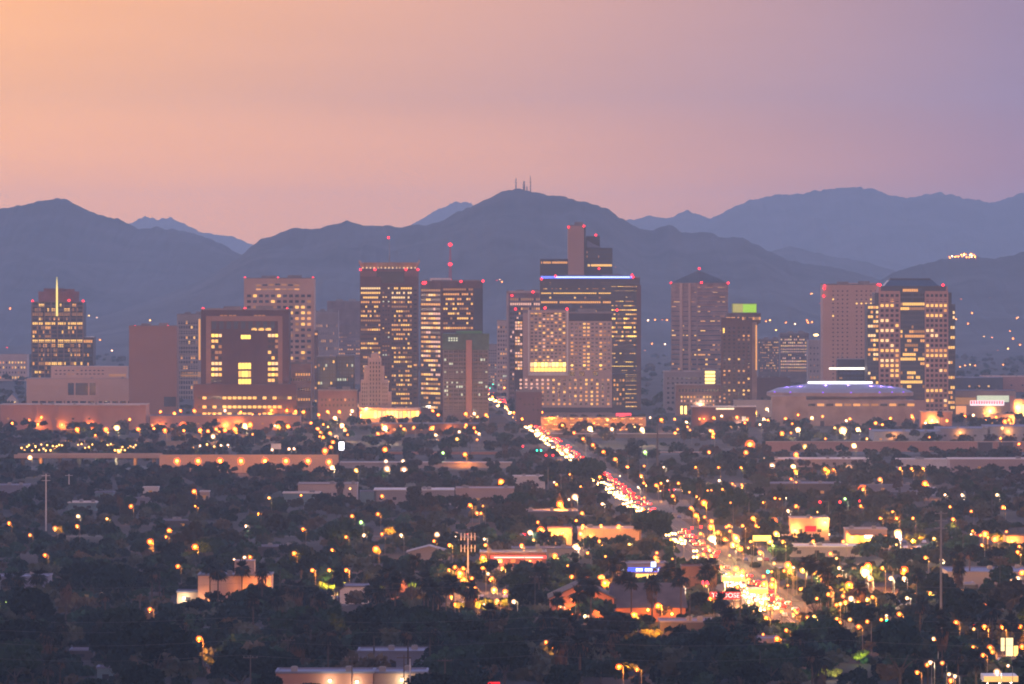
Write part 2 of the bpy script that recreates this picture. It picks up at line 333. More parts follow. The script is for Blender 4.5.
# --- maroon framed tower
b = slab('office_tower', 'maroon tower with wide stone frame and lit central window stack', 201, 289, 310, 4850, 42, maroon, phrase='the maroon framed tower', py=370)
b.wall.box(b.X(194), b.X(297), -5, 0-.003, 0, b.Z(384)); FOOT.append((b.ox-45, b.ox+45, 4840, 4895))
b.face((0, 0)); s_ = b.wall
for (x0, x1, y0, y1) in ((206, 211, 316, 384), (278, 282.5, 316, 384), (211, 278, 316, 321)): s_.box(b.X(x0), b.X(x1), -.7, .05, b.Z(y1), b.Z(y0), 1)
s_.box(b.X(234), b.X(237), -.9, .05, b.Z(384), b.Z(330)); s_.box(b.X(252), b.X(255), -.9, .05, b.Z(384), b.Z(330))
for i in range(9): b.wpx(212+i*7.3, 216.2+i*7.3, 321.5, 329, 'b')
for i in (5, 6, 7): b.wpx(216.5+i*7, 222+i*7, 328, 330.5, 'w')
for r_ in range(9):
    y = 334+r_*5.6; br = r_ in (0, 5, 6, 7)
    for x0 in (211.5, 268):
        for c in range(3):
            k = random.choice('ywp') if (br and random.random() < .8) else random.choice(('g', 'g', 'g', 'w', 'd')); b.wpx(x0+c*3.6, x0+c*3.6+3, y, y+3, k)
for c in range(3): b.wpx(241+c*3.3, 244+c*3.3, 335, 339, 'y')
for y in (363, 371, 379, 387.5):
    for c in range(4): b.wpx(238.5+c*3.2, 241.3+c*3.2, y, y+6, 'y' if 0 < c < 3 or y != 371 else 'w')
for q in (222, 226, 231, 235, 256, 260, 264): b.wpx(q-2, q+1.2, 315, 317.2, 'd')
b.face((0, -5))
for y in (396.5, 405.5, 412.5):
    for x in range(198, 294, 5):
        k = 'w' if (random.random() < .5 or 236 < x < 252) else 'g'; b.wpx(x, x+3.7, y, y+2.6, k)
b.face((0, 0)); pent(b, -b.W, b.W, 0, 42, b.H)
for q in ((203, 308.5), (245, 308.5), (287, 309)): b.beacon(*q)
b.done([maroon, wallmat('warm_stone_frame', (.25, .155, .13), .1)])
b = slab('brick_annex', 'low tan brick block with two lit window rows beside maroon tower', 289.5, 311, 364, 4900, 30, tan, 'office block')
b.gpx(290, 310.5, 372, 412, 8, 8, .55, .5, lambda r, c: 'o' if r in (0, 5) and random.random() < .85 else ('g' if r % 2 else None)); pent(b, -b.W, b.W, 0, 30, b.H); b.done(wallmat('tan_brick', (.27, .165, .13)))
# --- tan tower behind
b = slab('office_tower', 'tall tan tower with punched window grid and curved louvres on top', 244, 314, 279, 5300, 44, tan, phrase='the tall tan tower', py=300)
for i in range(7):
    a = 256+i*6.4; b.wpx(a, a+5, 283.5+abs(i-3)*.35, 285.3+abs(i-3)*.35, 'g' if i % 2 else 'd'); b.wpx(a, a+5, 288.6, 290, 'd' if i % 3 else 'o')
def tl(r, c): return 'o' if (r in (3, 4, 5, 12) and random.random() < .55) else ('w' if random.random() < .14 else ('d' if random.random() < .25 else 'g'))
b.gpx(246, 312, 293, 412, 11, 21, .62, .48, tl); b.piers(b.X(246), b.X(312), 0, b.Z(293), 11, 1.2, .5); b.bands(b.X(244), b.X(314), b.H-2, b.H, 1, .8, .4)
pent(b, -b.W, b.W, 0, 44, b.H)
for q in ((245, 278), (278, 278), (313, 278)): b.beacon(*q)
b.done(tan)
b = slab('stair_tower', 'slim dark shaft with amber lamps beside tan tower', 314.3, 318, 331, 5290, 12, brown, 'shaft')
for y in (333, 366, 387, 400): b.wpx(314.8, 317.4, y, y+2, 'o')
b.part('roof', MB().box(-b.W-.2, b.W+.2, -.2, 12.2, b.H, b.H+.8), roofg); b.done(brown)
# --- hazy towers in the gap
b = slab('office_tower', 'pale ribbed tower behind tan tower, faint through haze', 314, 338, 312, 6100, 36, pale)
b.piers(b.X(314), b.X(338), 0, b.H, 14, 1.1, .8); b.gpx(314.5, 337.5, 322, 360, 14, 5, .4, .35, rlit(.25, 'od', 'g', seed=8)); pent(b, -b.W, b.W, 0, 36, b.H); b.done(grey)
b = slab('office_tower', 'hazy mauve slab tower just behind tower with flared crown', 327, 362, 302, 6500, 36, grey)
b.bands(b.X(327), b.X(362), 40, b.H, 22, 1.3, .6); b.gpx(330, 360, 322, 360, 14, 9, .5, .3, rlit(.2, 'od', 'g', seed=9)); pent(b, -b.W, b.W, 0, 36, b.H); b.done(wallmat('mauve_slab', (.2, .15, .16)))
for i, (x0, x1, lb) in enumerate(((317, 335.5, 'small dark glass block with few pale lights, nearer tan tower'), (336.5, 354, 'small dark glass block with a bright corner, nearer stepped old tower'))):
    b = slab('office_block', lb, x0, x1, 357-i, 5000+i*30, 26, black, 'office block')
    b.gpx(x0+.6, x1-.6, 360, 392, 7, 9, .66, .7, rlit(.12, 'cdw', 'b', seed=11+i)); b.piers(b.X(x0), b.X(x1), 0, b.H, 3, .7); b.part('roof', MB().box(-b.W-.2, b.W+.2, -.2, 26, b.H, b.H+1), roofg); b.done(black)
b = slab('brick_block', 'plain low brick block in front of small dark glass blocks', 318, 357, 391, 4850, 30, salmon, 'office block')
b.gpx(320, 355, 397, 408, 9, 2, .4, .4, rlit(.15, 'od', 'g')); pent(b, -b.W, b.W, 0, 30, b.H); b.done(wallmat('dull_brick', (.2, .105, .09)))
# --- tower with flared crown
b = slab('office_tower', 'tall brown tower with pale flared crown and row of crown lights', 360, 418, 269, 5100, 44, brown, phrase='the flared-crown tower', py=300)
W = b.W; cr = MB(); z0, z1 = b.H+.4, b.Z(262.5); pts = [(-W+1.5, 1.5), (W-1.5, 1.5), (W-1.5, 42), (-W+1.5, 42)]; top = [(-W-1, -1), (W+1, -1), (W+1, 45), (-W-1, 45)]
cr.hexa([(*p, z0) for p in pts]+[(*p, z1) for p in top])
for (x, y) in top: cr.hexa([(x-1.6 if x > 0 else x, y if y < 0 else y-1.6, z1), (x if x > 0 else x+1.6, y if y < 0 else y-1.6, z1), (x if x > 0 else x+1.6, y+1.6 if y < 0 else y, z1), (x-1.6 if x > 0 else x, y+1.6 if y < 0 else y, z1)]+[(x, y, b.Z(259.5))]*4)
for i in range(12): cr.box(-W+3+i*(2*W-6)/11-.3, -W+3+i*(2*W-6)/11+.3, -1.0, 1.4, z0, z1-.5)
b.part('crown', cr, wallmat('crown_stone', (.45, .31, .24)))
for i in range(15): b.part('crown_light', MB().box(b.X(363)+i*(b.X(415)-b.X(363))/14-.5, b.X(363)+i*(b.X(415)-b.X(363))/14+.5, -.5, .5, z0, z0+1.1), KEYS['p'])
b.part('roof_mast', MB().tube((0, 20, z1), (0, 20, b.Z(237)), .5, .15), steel); b.beacon(388, 237.5, 20)
b.wall.box(b.X(360.3), b.X(381), -1.2, -.003, 0, b.Z(277)); b.wall.box(b.X(391), b.X(412.5), -1.2, -.003, 0, b.Z(283)); b.wall.box(b.X(377), b.X(404), -.6, -.001, b.Z(283), b.Z(271.5), 1)
b.wall.box(b.X(360.3), b.X(376.5), -1.25, -.004, b.Z(276.5), b.Z(270.5), 2); b.wall.box(b.X(404.5), b.X(417.7), -1.25, -.004, b.Z(276.5), b.Z(270.5), 2)
b.face((0, -1.2)); rr = {0: 'p', 1: 'w', 2: 'w', 3: 'o', 7: 'd'}
b.gpx(360.8, 380.5, 286, 410, 9, 27, .72, .42, rlit(.68, 'owdwod', 'g', rr, 21)); b.gpx(391.5, 412, 286, 410, 9, 27, .72, .42, rlit(.68, 'owdwod', 'g', {0: 'w', 1: 'p', 2: 'p', 4: 'd', 9: 'o'}, 22))
b.bands(b.X(360.3), b.X(381), b.Z(410), b.Z(286), 27, .9, .25); b.bands(b.X(391), b.X(412.5), b.Z(410), b.Z(286), 27, .9, .25)
b.face((0, 0)); b.gpx(382, 390, 286, 406, 3, 27, .5, .3, rlit(.3, 'cdw', 'g', {0: 'p'}, 23)); b.gpx(413, 417.6, 288, 400, 1, 24, .7, .4, rlit(.12, 'do', 'g', seed=24))
for q in ((360.5, 269.5), (375, 269.5), (406, 269.5), (418, 269.5)): b.beacon(q[0], q[1], -1.5)
b.done([brown, black, wallmat('brown_fascia', (.22, .12, .10), .08)])
# --- twin-faced brown tower with roof antenna
al = D(60); Y = 5000; sx = S(Y); a_ = 21*sx/math.cos(al); b_ = 41.5*sx/math.sin(al)
b = B('office_tower', 'brown corner tower with red roof lights and bright amber narrow face', 'tower', 441, Y, 'the two-faced brown tower', 300)
ul = (math.cos(al), -math.sin(al)); ur = (math.sin(al), math.cos(al)); Pl = (-a_*math.cos(al), a_*math.sin(al)); Pr = (b_*ur[0], b_*ur[1]); Pb = (Pl[0]+Pr[0], Pl[1]+Pr[1]); Hh = b.Z(281)
b.wall.hexa([(0, 0, 0), (*Pr, 0), (*Pb, 0), (*Pl, 0), (0, 0, Hh), (*Pr, Hh), (*Pb, Hh), (*Pl, Hh)])
FOOT.append((b.ox-45, b.ox+45, 4980, 5080))
b.face(Pl, ul); b.grid(1, a_-1, b.Z(410), b.Z(288), 8, 26, .82, .46, rlit(.85, 'okowpd', 'g', {0: 'd', 3: 'o'}, 31)); b.bands(0, a_, b.Z(410), b.Z(288), 26, .8, .25)
b.face((0, 0), ur); b.grid(2, b_-9, b.Z(345), b.Z(287), 13, 12, .75, .4, rlit(.55, 'odwo', 'g', {0: 'd', 1: 'o'}, 32)); b.bands(0, b_-8, b.Z(410), b.Z(287), 26, .8, .25)
b.wall.obox((0, 0), ur, b_-8, b_, -.5, .35, 0, Hh-6, 1)
mb = MB(); mb.hexa([(-2, 2, Hh), (Pr[0]-2, Pr[1], Hh), (Pb[0], Pb[1]-2, Hh), (Pl[0]+2, Pl[1], Hh)]+[(-2, 2, Hh+1), (Pr[0]-2, Pr[1], Hh+1), (Pb[0], Pb[1]-2, Hh+1), (Pl[0]+2, Pl[1], Hh+1)]); b.part('roof', mb, roofg)
b.part('plant_room', MB().box(-9, 8, 14, 26, Hh, b.Z(278)), white)
an = MB()
for dx, dy in ((-1, 0), (1, 0), (0, 1.6)): an.tube((b.X(450)+dx, 18+dy, Hh), (b.X(450)+dx*.3, 18+dy*.3, b.Z(242)), .28, .12, 4)
for i in range(9): z = Hh+3+i*3.4; an.tube((b.X(450)-1, 18, z), (b.X(450)+1, 18, z+1.6), .12, .12, 4)
b.part('antenna_mast', an, wallmat('red_mast', (.4, .06, .05)))
for q in ((450, 244.5), (450, 264), (450, 280), (425.5, 282.5), (461, 281.5), (483, 281)): b.beacon(q[0], q[1], 17 if q[1] < 281 else -1)
for q in ((450, 244.5), (450, 264.2), (424, 283)): o = b.beacon(q[0], q[1], 16 if q[1] < 281 else -1.5); o.scale = (1.7, 1.3, 1.3)
b.done([wallmat('rust_brown', (.12, .062, .052)), dkgrey])
# --- stepped old tower
b = slab('art_deco_tower', 'pale stepped old tower in front of tower with flared crown', 359, 391, 392, 4800, 24, pale, phrase='the stepped old tower', py=395)
dp = wallmat('old_limestone', (.43, .335, .31))
for (x0, x1, yt, d) in ((361, 388, 380, 22), (364, 384, 366, 19), (368, 381, 358, 16), (371, 379, 354, 13)): b.wall.box(b.X(x0), b.X(x1), -.4-.3*(22-d)/3, d, b.Z(yt+16) if yt > 354 else b.Z(358), b.Z(yt))
b.face((0, -1.6))
for (x0, x1, y0, y1, c, r) in ((361.5, 368, 382, 410, 3, 7), (369, 381, 361, 410, 4, 12), (382, 388, 382, 410, 3, 7)): b.gpx(x0, x1, y0, y1, c, r, .4, .55, rlit(.05, 'd', 'g', seed=41)); b.piers(b.X(x0), b.X(x1), b.Z(y1), b.Z(y0), c, .7, .4)
b.part('roof', MB().box(b.X(372), b.X(378), 2, 9, b.Z(354), b.Z(352.5)), dp); b.done(dp)
# --- tower being built
b = slab('building_under_construction', 'concrete tower under construction wrapped in green netting on top', 443.5, 488, 349, 4780, 36, grey, 'tower', 'the green-netted tower', 380)
cg = wallmat('raw_concrete', (.20, .165, .16))
b.bands(b.X(443.5), b.X(488), 3, b.H, 16, 1.0, .8); b.piers(b.X(443.5), b.X(488), 0, b.H, 9, .9, .8)
b.gpx(444, 487.5, 350, 412, 18, 16, .8, .6, lambda r, c: ('c' if random.random() < .28 and (c < 8 or c > 12) and r in (2, 3, 5, 8, 9, 10, 11) else 'g'))
net = MB().box(-b.W-.8, b.W+.8, -1.1, 37, b.Z(350), b.Z(333.5)); b.part('netting', net, wallmat('green_netting', (.085, .125, .075), .25, .3))
b.part('netting', MB().box(b.X(456), b.X(482), 4, 30, b.Z(333.4), b.Z(331.2)), wallmat('bright_netting', (.09, .22, .06)))
b.part('hoist_tower', MB().box(b.X(466), b.X(472), -3.5, -1.15, 0, b.Z(340)), salmon); b.gpx(448, 458, 337, 341.5, 4, 2, .6, .7, lambda r, c: 'c'); b.wins = [w_[:7]+(1.12,) if w_[3] > b.Z(349) else w_ for w_ in b.wins]
b.done(cg)
# --- narrow towers along the avenue end
for (x0, x1, yt, Y, lb, mt, sd) in ((488, 497, 345, 6300, 'narrow hazy grey block beside end of the avenue', grey, 51), (497, 508, 321, 6000, 'narrow pale block with dim windows beside glazed twin', pale, 52)):
    b = slab('office_block', lb, x0, x1, yt, Y, 24, mt); b.gpx(x0+.4, x1-.4, yt+4, 396, 4, 16, .55, .45, rlit(.2, 'dco', 'g', seed=sd)); b.bands(b.X(x0), b.X(x1), 10, b.H, 14, .6, .5); b.part('roof', MB().box(-b.W-.2, b.W+.2, -.3, 24, b.H, b.H+1.1), roofg); b.done(mt)
b = slab('office_tower', 'grey tower with slim light frame peeking out behind pale hotel', 507, 545, 293, 5350, 36, grey)
b.wall.box(b.X(506.4), b.X(508.6), -.9, 1, 0, b.H+2, 1); b.wall.box(b.X(506.4), b.X(545), -.9, 1, b.H, b.H+2, 1); b.gpx(510, 540, 297, 400, 14, 22, .7, .5, rlit(.18, 'dok', 'g', {1: 'k', 0: 'd'}, 53)); b.piers(b.X(510), b.X(540), 0, b.H, 7, .6, .4)
pent(b, -b.W, b.W, 0, 36, b.H); b.beacon(512, 295.5, -1.5); b.beacon(533, 292, -1.5); b.done([wallmat('mauve_panel', (.22, .16, .17)), pale])
# --- slab tower behind (the tallest)
b = slab('office_tower', 'tallest tower, a blank brown shaft between two dark glass wings', 568, 585.5, 226, 5650, 52, tan, phrase='the tallest shaft', py=240)
b.wall.box(b.X(540), b.X(568), 3, 40, 0, b.Z(259), 1); b.wall.box(b.X(585.5), b.X(612.5), 3, 44, 0, b.Z(248), 1); b.wall.box(b.X(586), b.X(600), 6, 36, b.Z(248), b.Z(236), 1)
b.wall.box(b.X(584), b.X(585.6), -.3, 20, 0, b.H-.5, 1)
b.wall.hexa([(b.X(587), 5.5, b.Z(247.5)), (b.X(602), 5.5, b.Z(247.5)), (b.X(602), 30, b.Z(247.5)), (b.X(587), 30, b.Z(247.5)), (b.X(587), 5.5, b.Z(240)), (b.X(594), 5.5, b.Z(244)), (b.X(594), 30, b.Z(244)), (b.X(587), 30, b.Z(240))], 2)
b.face((0, 3)); b.gpx(541, 567.5, 260.5, 285, 24, 6, .8, .5, rlit(.03, 'd', 'b', {0: 'o'}, 55)); b.gpx(586.5, 612, 250, 285, 22, 8, .8, .5, rlit(.03, 'd', 'b', {3: 'w'}, 56))
b.part('roof', MB().box(-b.W-.2, b.W+.2, -.2, 52, b.H, b.H+1).box(-2, 6, 8, 16, b.H+1, b.H+4), roofg)
for q in ((568.5, 227, -.6), (584, 226, -.6), (596, 235, 6), (584, 268, 1), (599, 268.5, 1)): b.beacon(*q)
b.done([wallmat('shaft_stone', (.40, .26, .21), .06, .03), wallmat('black_curtain_wall', (.03, .03, .038), .1, .05, .3, .4), bluer])
# --- neon-topped glass tower
b = slab('glass_tower', 'glass tower with blue neon roof line and amber lit floors', 540, 640, 278, 5250, 46, black, phrase='the neon-topped glass tower', py=300)
b.bands(b.X(541), b.X(640), 4, b.H-1, 30, 1.5, .35); b.gpx(541, 611, 281, 314, 34, 7, .85, .42, rlit(.5, 'owdd', 'b', {2: 'w', 4: 'o'}, 57)); b.gpx(611.5, 639.5, 285, 352, 14, 15, .85, .42, rlit(.6, 'owdoy', 'b', seed=58)); b.gpx(611.5, 639.5, 352, 408, 14, 13, .85, .5, rlit(.95, 'oowwy', 'b', {3: 'y'}, 59))
b.wall.box(b.X(636.5), b.X(641), -1.4, 20, 0, b.Z(285), 1)
b.part('neon_strip', MB().box(b.X(541), b.X(632), -1.0, -.5, b.H-.3, b.H+1.6), emit('neon_blue', (.12, .2, 1), 1.9)); b.part('neon_tube', MB().box(b.X(556), b.X(630), -1.3, -1.02, b.H+.2, b.H+1.2), emit('neon_white', (.55, .7, 1), 2.2))
pent(b, -b.W, b.W, 0, 46, b.H)
for q in ((541.5, 279), (555.5, 276), (632, 275), (633, 277)): b.beacon(q[0], q[1], -1.8)
b.done([wallmat('bronze_glass', (.075, .06, .065), .15, .05, .4, .4), brown])
# --- pale hotel
b = slab('hotel_tower', 'broad pale hotel with random lit windows and bright glass corner', 523, 612, 313, 4900, 34, pink, phrase='the pale hotel', py=370)
hp = wallmat('hotel_panel', (.40, .30, .285), .08, .05); W = b.W
b.wall.box(b.X(514.5), b.X(523), 1.5, 30, 0, b.Z(319), 1); b.wall.box(b.X(612), b.X(625.5), 1.5, 30, 0, b.Z(374), 1); b.wall.box(b.X(517), b.X(612), -.8, -.004, b.Z(412.5), b.Z(407.5), 1); b.wall.box(b.X(513), b.X(630), -6, -.9, 0, b.Z(413), 2)
b.wall.box(b.X(569), b.X(612), -.3, .5, b.Z(321), b.Z(313.3), 1); b.wall.box(b.X(528), b.X(569), -1.6, 30, b.H, b.Z(310.5), 0)
for (x0, x1, y0, y1) in ((528, 529.4, 310.5, 374), (566.6, 568.2, 310.5, 374), (528, 568.2, 372.4, 375.5)): b.wall.box(b.X(x0), b.X(x1), -1.7, -.002, b.Z(y1), b.Z(y0), 3)
b.face((0, 1.5)); b.gpx(515, 522.4, 321, 370, 3, 16, .8, .7, lambda r, c: random.choice('kkopg') if r not in (3, 8, 12) else 'g'); b.gpx(613, 625, 378, 406, 4, 6, .55, .5, lambda r, c: random.choice('oodgg'))
b.face()
def hl(r, c):
    if c in (3, 5): return random.choice('gowkg')
    return random.choice('bbbbddowwo') if (r+c) % 3 else 'b'
b.gpx(530, 566, 314, 362, 9, 14, .62, .5, hl); b.gpx(530, 566, 362, 372, 10, 2, .86, .82, lambda r, c: random.choice('YyyYp') if r == 0 else random.choice('yyw'))
b.gpx(530, 566, 311.5, 314.5, 9, 1, .7, .7, lambda r, c: random.choice('wog'))
def hr(r, c):
    if c in (0, 3, 4, 7): return random.choice('ggooow') if r < 11 else random.choice('woyg')
    return random.choice('bbbbd')
b.gpx(570, 611, 322, 371, 10, 13, .62, .45, hr)
for x in (569.8, 579.5, 593): b.wpx(x, x+5, 371.3, 376, 'g')
b.gpx(518, 611, 378, 406, 17, 7, .42, .52, lambda r, c: ('k' if c < 6 and r < 3 and random.random() < .75 else random.choice('oodggggowg')))
b.gpx(525, 560, 414.5, 418, 7, 1, .3, .5, lambda r, c: random.choice('gwp')); b.wins = [w_ if w_[3] > b.Z(413) else w_[:7]+(6.02,) for w_ in b.wins]
pent(b, -W, W, 0, 34, b.H)
for q in ((515.5, 309), (545, 308), (567, 309), (617, 310)): b.beacon(q[0], q[1], -1.8)
b.part('red_sign', MB().box(b.X(616), b.X(631), -6.6, -6.02, b.Z(416), b.Z(413)), emit('sign_red', (1, .05, .07), 2.5))
b.done([hp, wallmat('hotel_dark_band', (.07, .055, .06)), wallmat('hotel_podium', (.26, .2, .2)), white])
# --- dark maroon block in front of the hotel
b = slab('brick_block', 'plain dark maroon block in front of the pale hotel', 516, 542, 392, 4650, 28, maroon, 'office block')
b.gpx(518, 540, 396, 424, 5, 5, .28, .3, lambda r, c: random.choice('ggg') if random.random() < .3 else None); pent(b, -b.W, b.W, 0, 28, b.H); b.done(wallmat('dull_maroon', (.15, .08, .082), .1)); CLEAR.append((516, 542, 392, 424, 4650))
# --- pyramid-roofed tower
al = D(52); Y = 5350; sx = S(Y); a_ = 25*sx/math.cos(al); b_ = 32*sx/math.sin(al)
b = B('office_tower', 'striped tower with dark pyramid roof and red tip light', 'tower', 697, Y, 'the pyramid-roofed tower', 330)
ul = (math.cos(al), -math.sin(al)); ur = (math.sin(al), math.cos(al)); Pl = (-a_*math.cos(al), a_*math.sin(al)); Pr = (b_*ur[0], b_*ur[1]); Pb = (Pl[0]+Pr[0], Pl[1]+Pr[1]); Hh = b.Z(283)
b.wall.hexa([(0, 0, 0), (*Pr, 0), (*Pb, 0), (*Pl, 0), (0, 0, Hh), (*Pr, Hh), (*Pb, Hh), (*Pl, Hh)]); FOOT.append((b.ox-45, b.ox+50, 5330, 5430))
ap = (b.X(700), Pb[1]/2, b.Z(270)); q = [(0, -.6, Hh+.01), (Pr[0]+.6, Pr[1], Hh+.01), (Pb[0], Pb[1]+.6, Hh+.01), (Pl[0]-.6, Pl[1], Hh+.01)]
mb = MB()
for i in range(4): mb.poly([q[i], q[(i+1) % 4], ap])
mb.poly(q[::-1]); b.part('pyramid_roof', mb, wallmat('slate_green_roof', (.07, .08, .09), .2, .1))
for i, (o, u, W_) in enumerate(((Pl, ul, a_), ((0, 0), ur, b_))):
    b.face(o, u); b.grid(1, W_-1, b.Z(410), b.Z(286), 12, 26, .92, .42, rlit(.10 if i == 0 else .2, 'wod', 'b', {18: 'd'} if i == 0 else {}, 61+i)); b.bands(0, W_, b.Z(410), b.Z(284), 26, 2.2, .3, i)
b.face(Pl, ul); b.wall.obox(Pl, ul, a_*.36, a_*.46, -.4, .9, 0, Hh-.2, 2); b.wall.obox(Pl, ul, a_*.7, a_*.78, -.4, .9, 0, Hh-.2, 2)
for q in ((700, 268.5, 20), (701.5, 282.5, -.8), (729, 283, 20), (672, 283, 28)): b.beacon(*q)
b.done([wallmat('banded_stone', (.33, .215, .19)), wallmat('banded_shade_stone', (.26, .18, .17)), tan])  # right face bands are a darker copy, its shade put into the colour
# --- round-topped hotel
b = slab('hotel_tower', 'dark brown hotel tower with round rooftop restaurant and glowing green sign', 722, 751, 318, 5000, 30, brown, phrase='the round-topped hotel', py=345)
b.wall.box(b.X(751), b.X(757), 1, 26, 0, b.Z(322), 1); b.piers(b.X(722), b.X(751), 0, b.H, 6, 1.6, .8); b.gpx(722, 751, 326, 412, 6, 22, .4, .45, rlit(.16, 'wod', 'g', seed=65)); b.wpx(755.6, 757, 325, 370, 'o'); b.wpx(722, 724.5, 328, 333, 'y')
cx = b.X(744); r = 17.5*S(5000); zc0, zc1 = b.Z(322.5), b.Z(313)
b.part('round_restaurant', MB().tube((cx, 14, zc0), (cx, 14, zc1), r, r*1.0, 36).tube((cx, 14, zc0-2.2), (cx, 14, zc0), r*.8, r, 36), wallmat('rest_brown', (.14, .09, .08)))
gl = MB()
for i in range(24):
    t = math.pi+math.pi*(i+.5)/24; p = (cx+(r+.06)*math.cos(t), 14+(r+.06)*math.sin(t)); u = (-math.sin(t), math.cos(t))
    b.o = p; b.u = u; b.win(0, (zc0+zc1)/2-.6, r*.1, 2.2, random.choice('ddgoo'))
b.face(); sg = MB().box(b.X(732.5), b.X(757), 4, 22, b.Z(313), b.Z(303.5)); b.part('sign_box', sg, wallmat('sign_box_green', (.25, .3, .1)))
b.part('sign_panel', MB().box(b.X(733), b.X(743), 3.6, 3.98, b.Z(312.4), b.Z(304)), emit('sign_olive', (.55, .50, .12), .8)); b.part('sign_panel', MB().box(b.X(743.1), b.X(756.5), 3.6, 3.98, b.Z(312.4), b.Z(304.2)), emit('sign_green', (.42, .80, .03), .85))
b.done([brown, wallmat('hotel_tan_side', (.3, .2, .16))])
# --- distant apartment block pair
for (x0, x1, yt, Y, ks, lb, sd) in ((758, 782, 340, 6300, 'wdog', 'hazy apartment slab with scattered yellow windows behind round-topped hotel', 71), (780, 809, 334, 6200, 'kpwk', 'hazy apartment slab sparkling with pink and white windows', 72)):
    b = slab('apartment_block', lb, x0, x1, yt, Y, 26, grey, 'apartment block'); b.gpx(x0+.5, x1-.5, yt+1, 372, 15, 12, .45, .42, rlit(.75, ks, 'g', {11: 'o'} if sd == 72 else {}, sd, .2)); b.bands(b.X(x0), b.X(x1), 12, b.H, 12, .6, .8); pent(b, -b.W, b.W, 0, 26, b.H); b.done(wallmat('slab_grey', (.15, .125, .14)))
b = slab('service_tower', 'plain grey slab with a bright lamp on its roof', 808, 824, 340, 6000, 26, grey, 'tower'); b.part('roof_lamp', MB().ball((0, 0, b.Z(335)), 2.6, 1.2), emit('roof_lamp_amber', (1, .6, .2), 6)); b.part('lamp_post', MB().tube((0, 0, b.H), (0, 0, b.Z(336)), .3), steel); b.gpx(809, 823, 345, 380, 4, 6, .3, .3, rlit(.1, 'd', 'g')); b.done(grey)
# --- tan slab hotel with dot windows
b = slab('hotel_tower', 'smooth tan slab tower with small dotted windows, leaning on tower with pink piers', 823, 880, 285, 5200, 40, tan, phrase='the smooth tan slab', py=330)
def dl(r, c): return 'y' if (r in (2,) and c in (1, 9)) or (r == 3 and c in (6, 7, 8, 9)) or (r == 6 and c == 1) else ('g' if c not in (0, 5) else None)
b.gpx(826, 878, 289, 380, 11, 22, .3, .3, dl); b.wall.box(b.X(823), b.X(850), -.5, -.003, 0, b.H-1); pent(b, -b.W, b.W, 0, 40, b.H)
b.wall.hexa([(b.X(830), 2, b.H), (b.X(880), 2, b.H), (b.X(880), 30, b.H), (b.X(830), 30, b.H), (b.X(850), 4, b.Z(283)), (b.X(876), 4, b.Z(283)), (b.X(876), 28, b.Z(283)), (b.X(850), 28, b.Z(283))])
for q in ((824.5, 286), (823.5, 296), (824, 288.5), (878, 284.5)): b.beacon(q[0], q[1], -1.4)
b.wins = [q if q[2] > b.X(850) else q[:7]+(.5,) for q in b.wins]; b.done(wallmat('smooth_tan', (.50, .32, .25), .06, .04))
# --- pink piered tower
b = slab('office_tower', 'broad tower with pink gridded piers, dark glass centre and stepped black crown', 879, 948, 291, 4900, 46, rose, phrase='the pink-piered tower', py=350)
b.wall.box(b.X(867.5), b.X(879), 2, 40, b.Z(412), b.Z(304), 1); b.wall.box(b.X(948), b.X(955.5), 2, 40, 0, b.Z(304), 1); b.wall.box(b.X(875), b.X(952), 4, 38, 0, b.Z(292)-.5, 1)
b.wall.box(b.X(900), b.X(925), -.3, -.003, b.Z(400), b.Z(286), 1); b.wall.box(b.X(879), b.X(948), 3, 40, b.H, b.Z(286.5), 0); b.wall.box(b.X(881), b.X(902), 1.5, 30, b.Z(291), b.Z(286), 1); b.wall.box(b.X(924), b.X(946), 1.5, 30, b.Z(291), b.Z(286), 1)
b.face()
for (x0, x1, sd) in ((879.6, 899.6, 81), (925.4, 947.6, 82)):
    b.gpx(x0, x1, 293, 418, 4 if x0 < 900 else 5, 25, .62, .55, rlit(.30, 'wwop', 'g', {0: 'g', 11: 'w' if x0 < 900 else 'o'}, sd, .4)); b.piers(b.X(x0), b.X(x1), 0, b.Z(293), 4 if x0 < 900 else 5, 1.15, .5); b.bands(b.X(x0), b.X(x1), b.Z(418), b.Z(293), 25, 1.1, .4)
    b.wall.box(b.X(x0-.6), b.X(x1+.6), -.8, -.005, b.Z(301), b.Z(299.5), 0)
b.face((0, -.3)); b.gpx(900.4, 924.6, 288, 398, 11, 24, .85, .6, rlit(.32, 'wod', 'b', {15: 'w', 1: 'g', 2: 'g', 10: 'o', 20: 'w'}, 83, .7)); b.face((0, 2)); b.gpx(868, 878.6, 305, 385, 4, 17, .85, .55, rlit(.32, 'wop', 'b', {6: 'p'}, 84)); b.gpx(948.4, 955, 305, 415, 3, 22, .8, .55, rlit(.4, 'wop', 'b', seed=85))
cr = MB(); z0, z1 = b.Z(286.5), b.Z(280); x0, x1, x2, x3 = b.X(884), b.X(940), b.X(890), b.X(933)
cr.hexa([(x0, 4, z0), (x1, 4, z0), (x1, 40, z0), (x0, 40, z0), (x2, 12, z1), (x3, 12, z1), (x3, 32, z1), (x2, 32, z1)]).box(x2+1, x3-1, 13, 31, z1, z1+1.3); b.part('crown', cr, wallmat('crown_black', (.04, .045, .06), .2, .1, .4, .5))
for q in ((880, 285), (943, 285)): b.beacon(q[0], q[1], -.6)
b.done([rose, wallmat('bluish_dark_glass', (.045, .048, .07), .2, .05, .3, .5)])
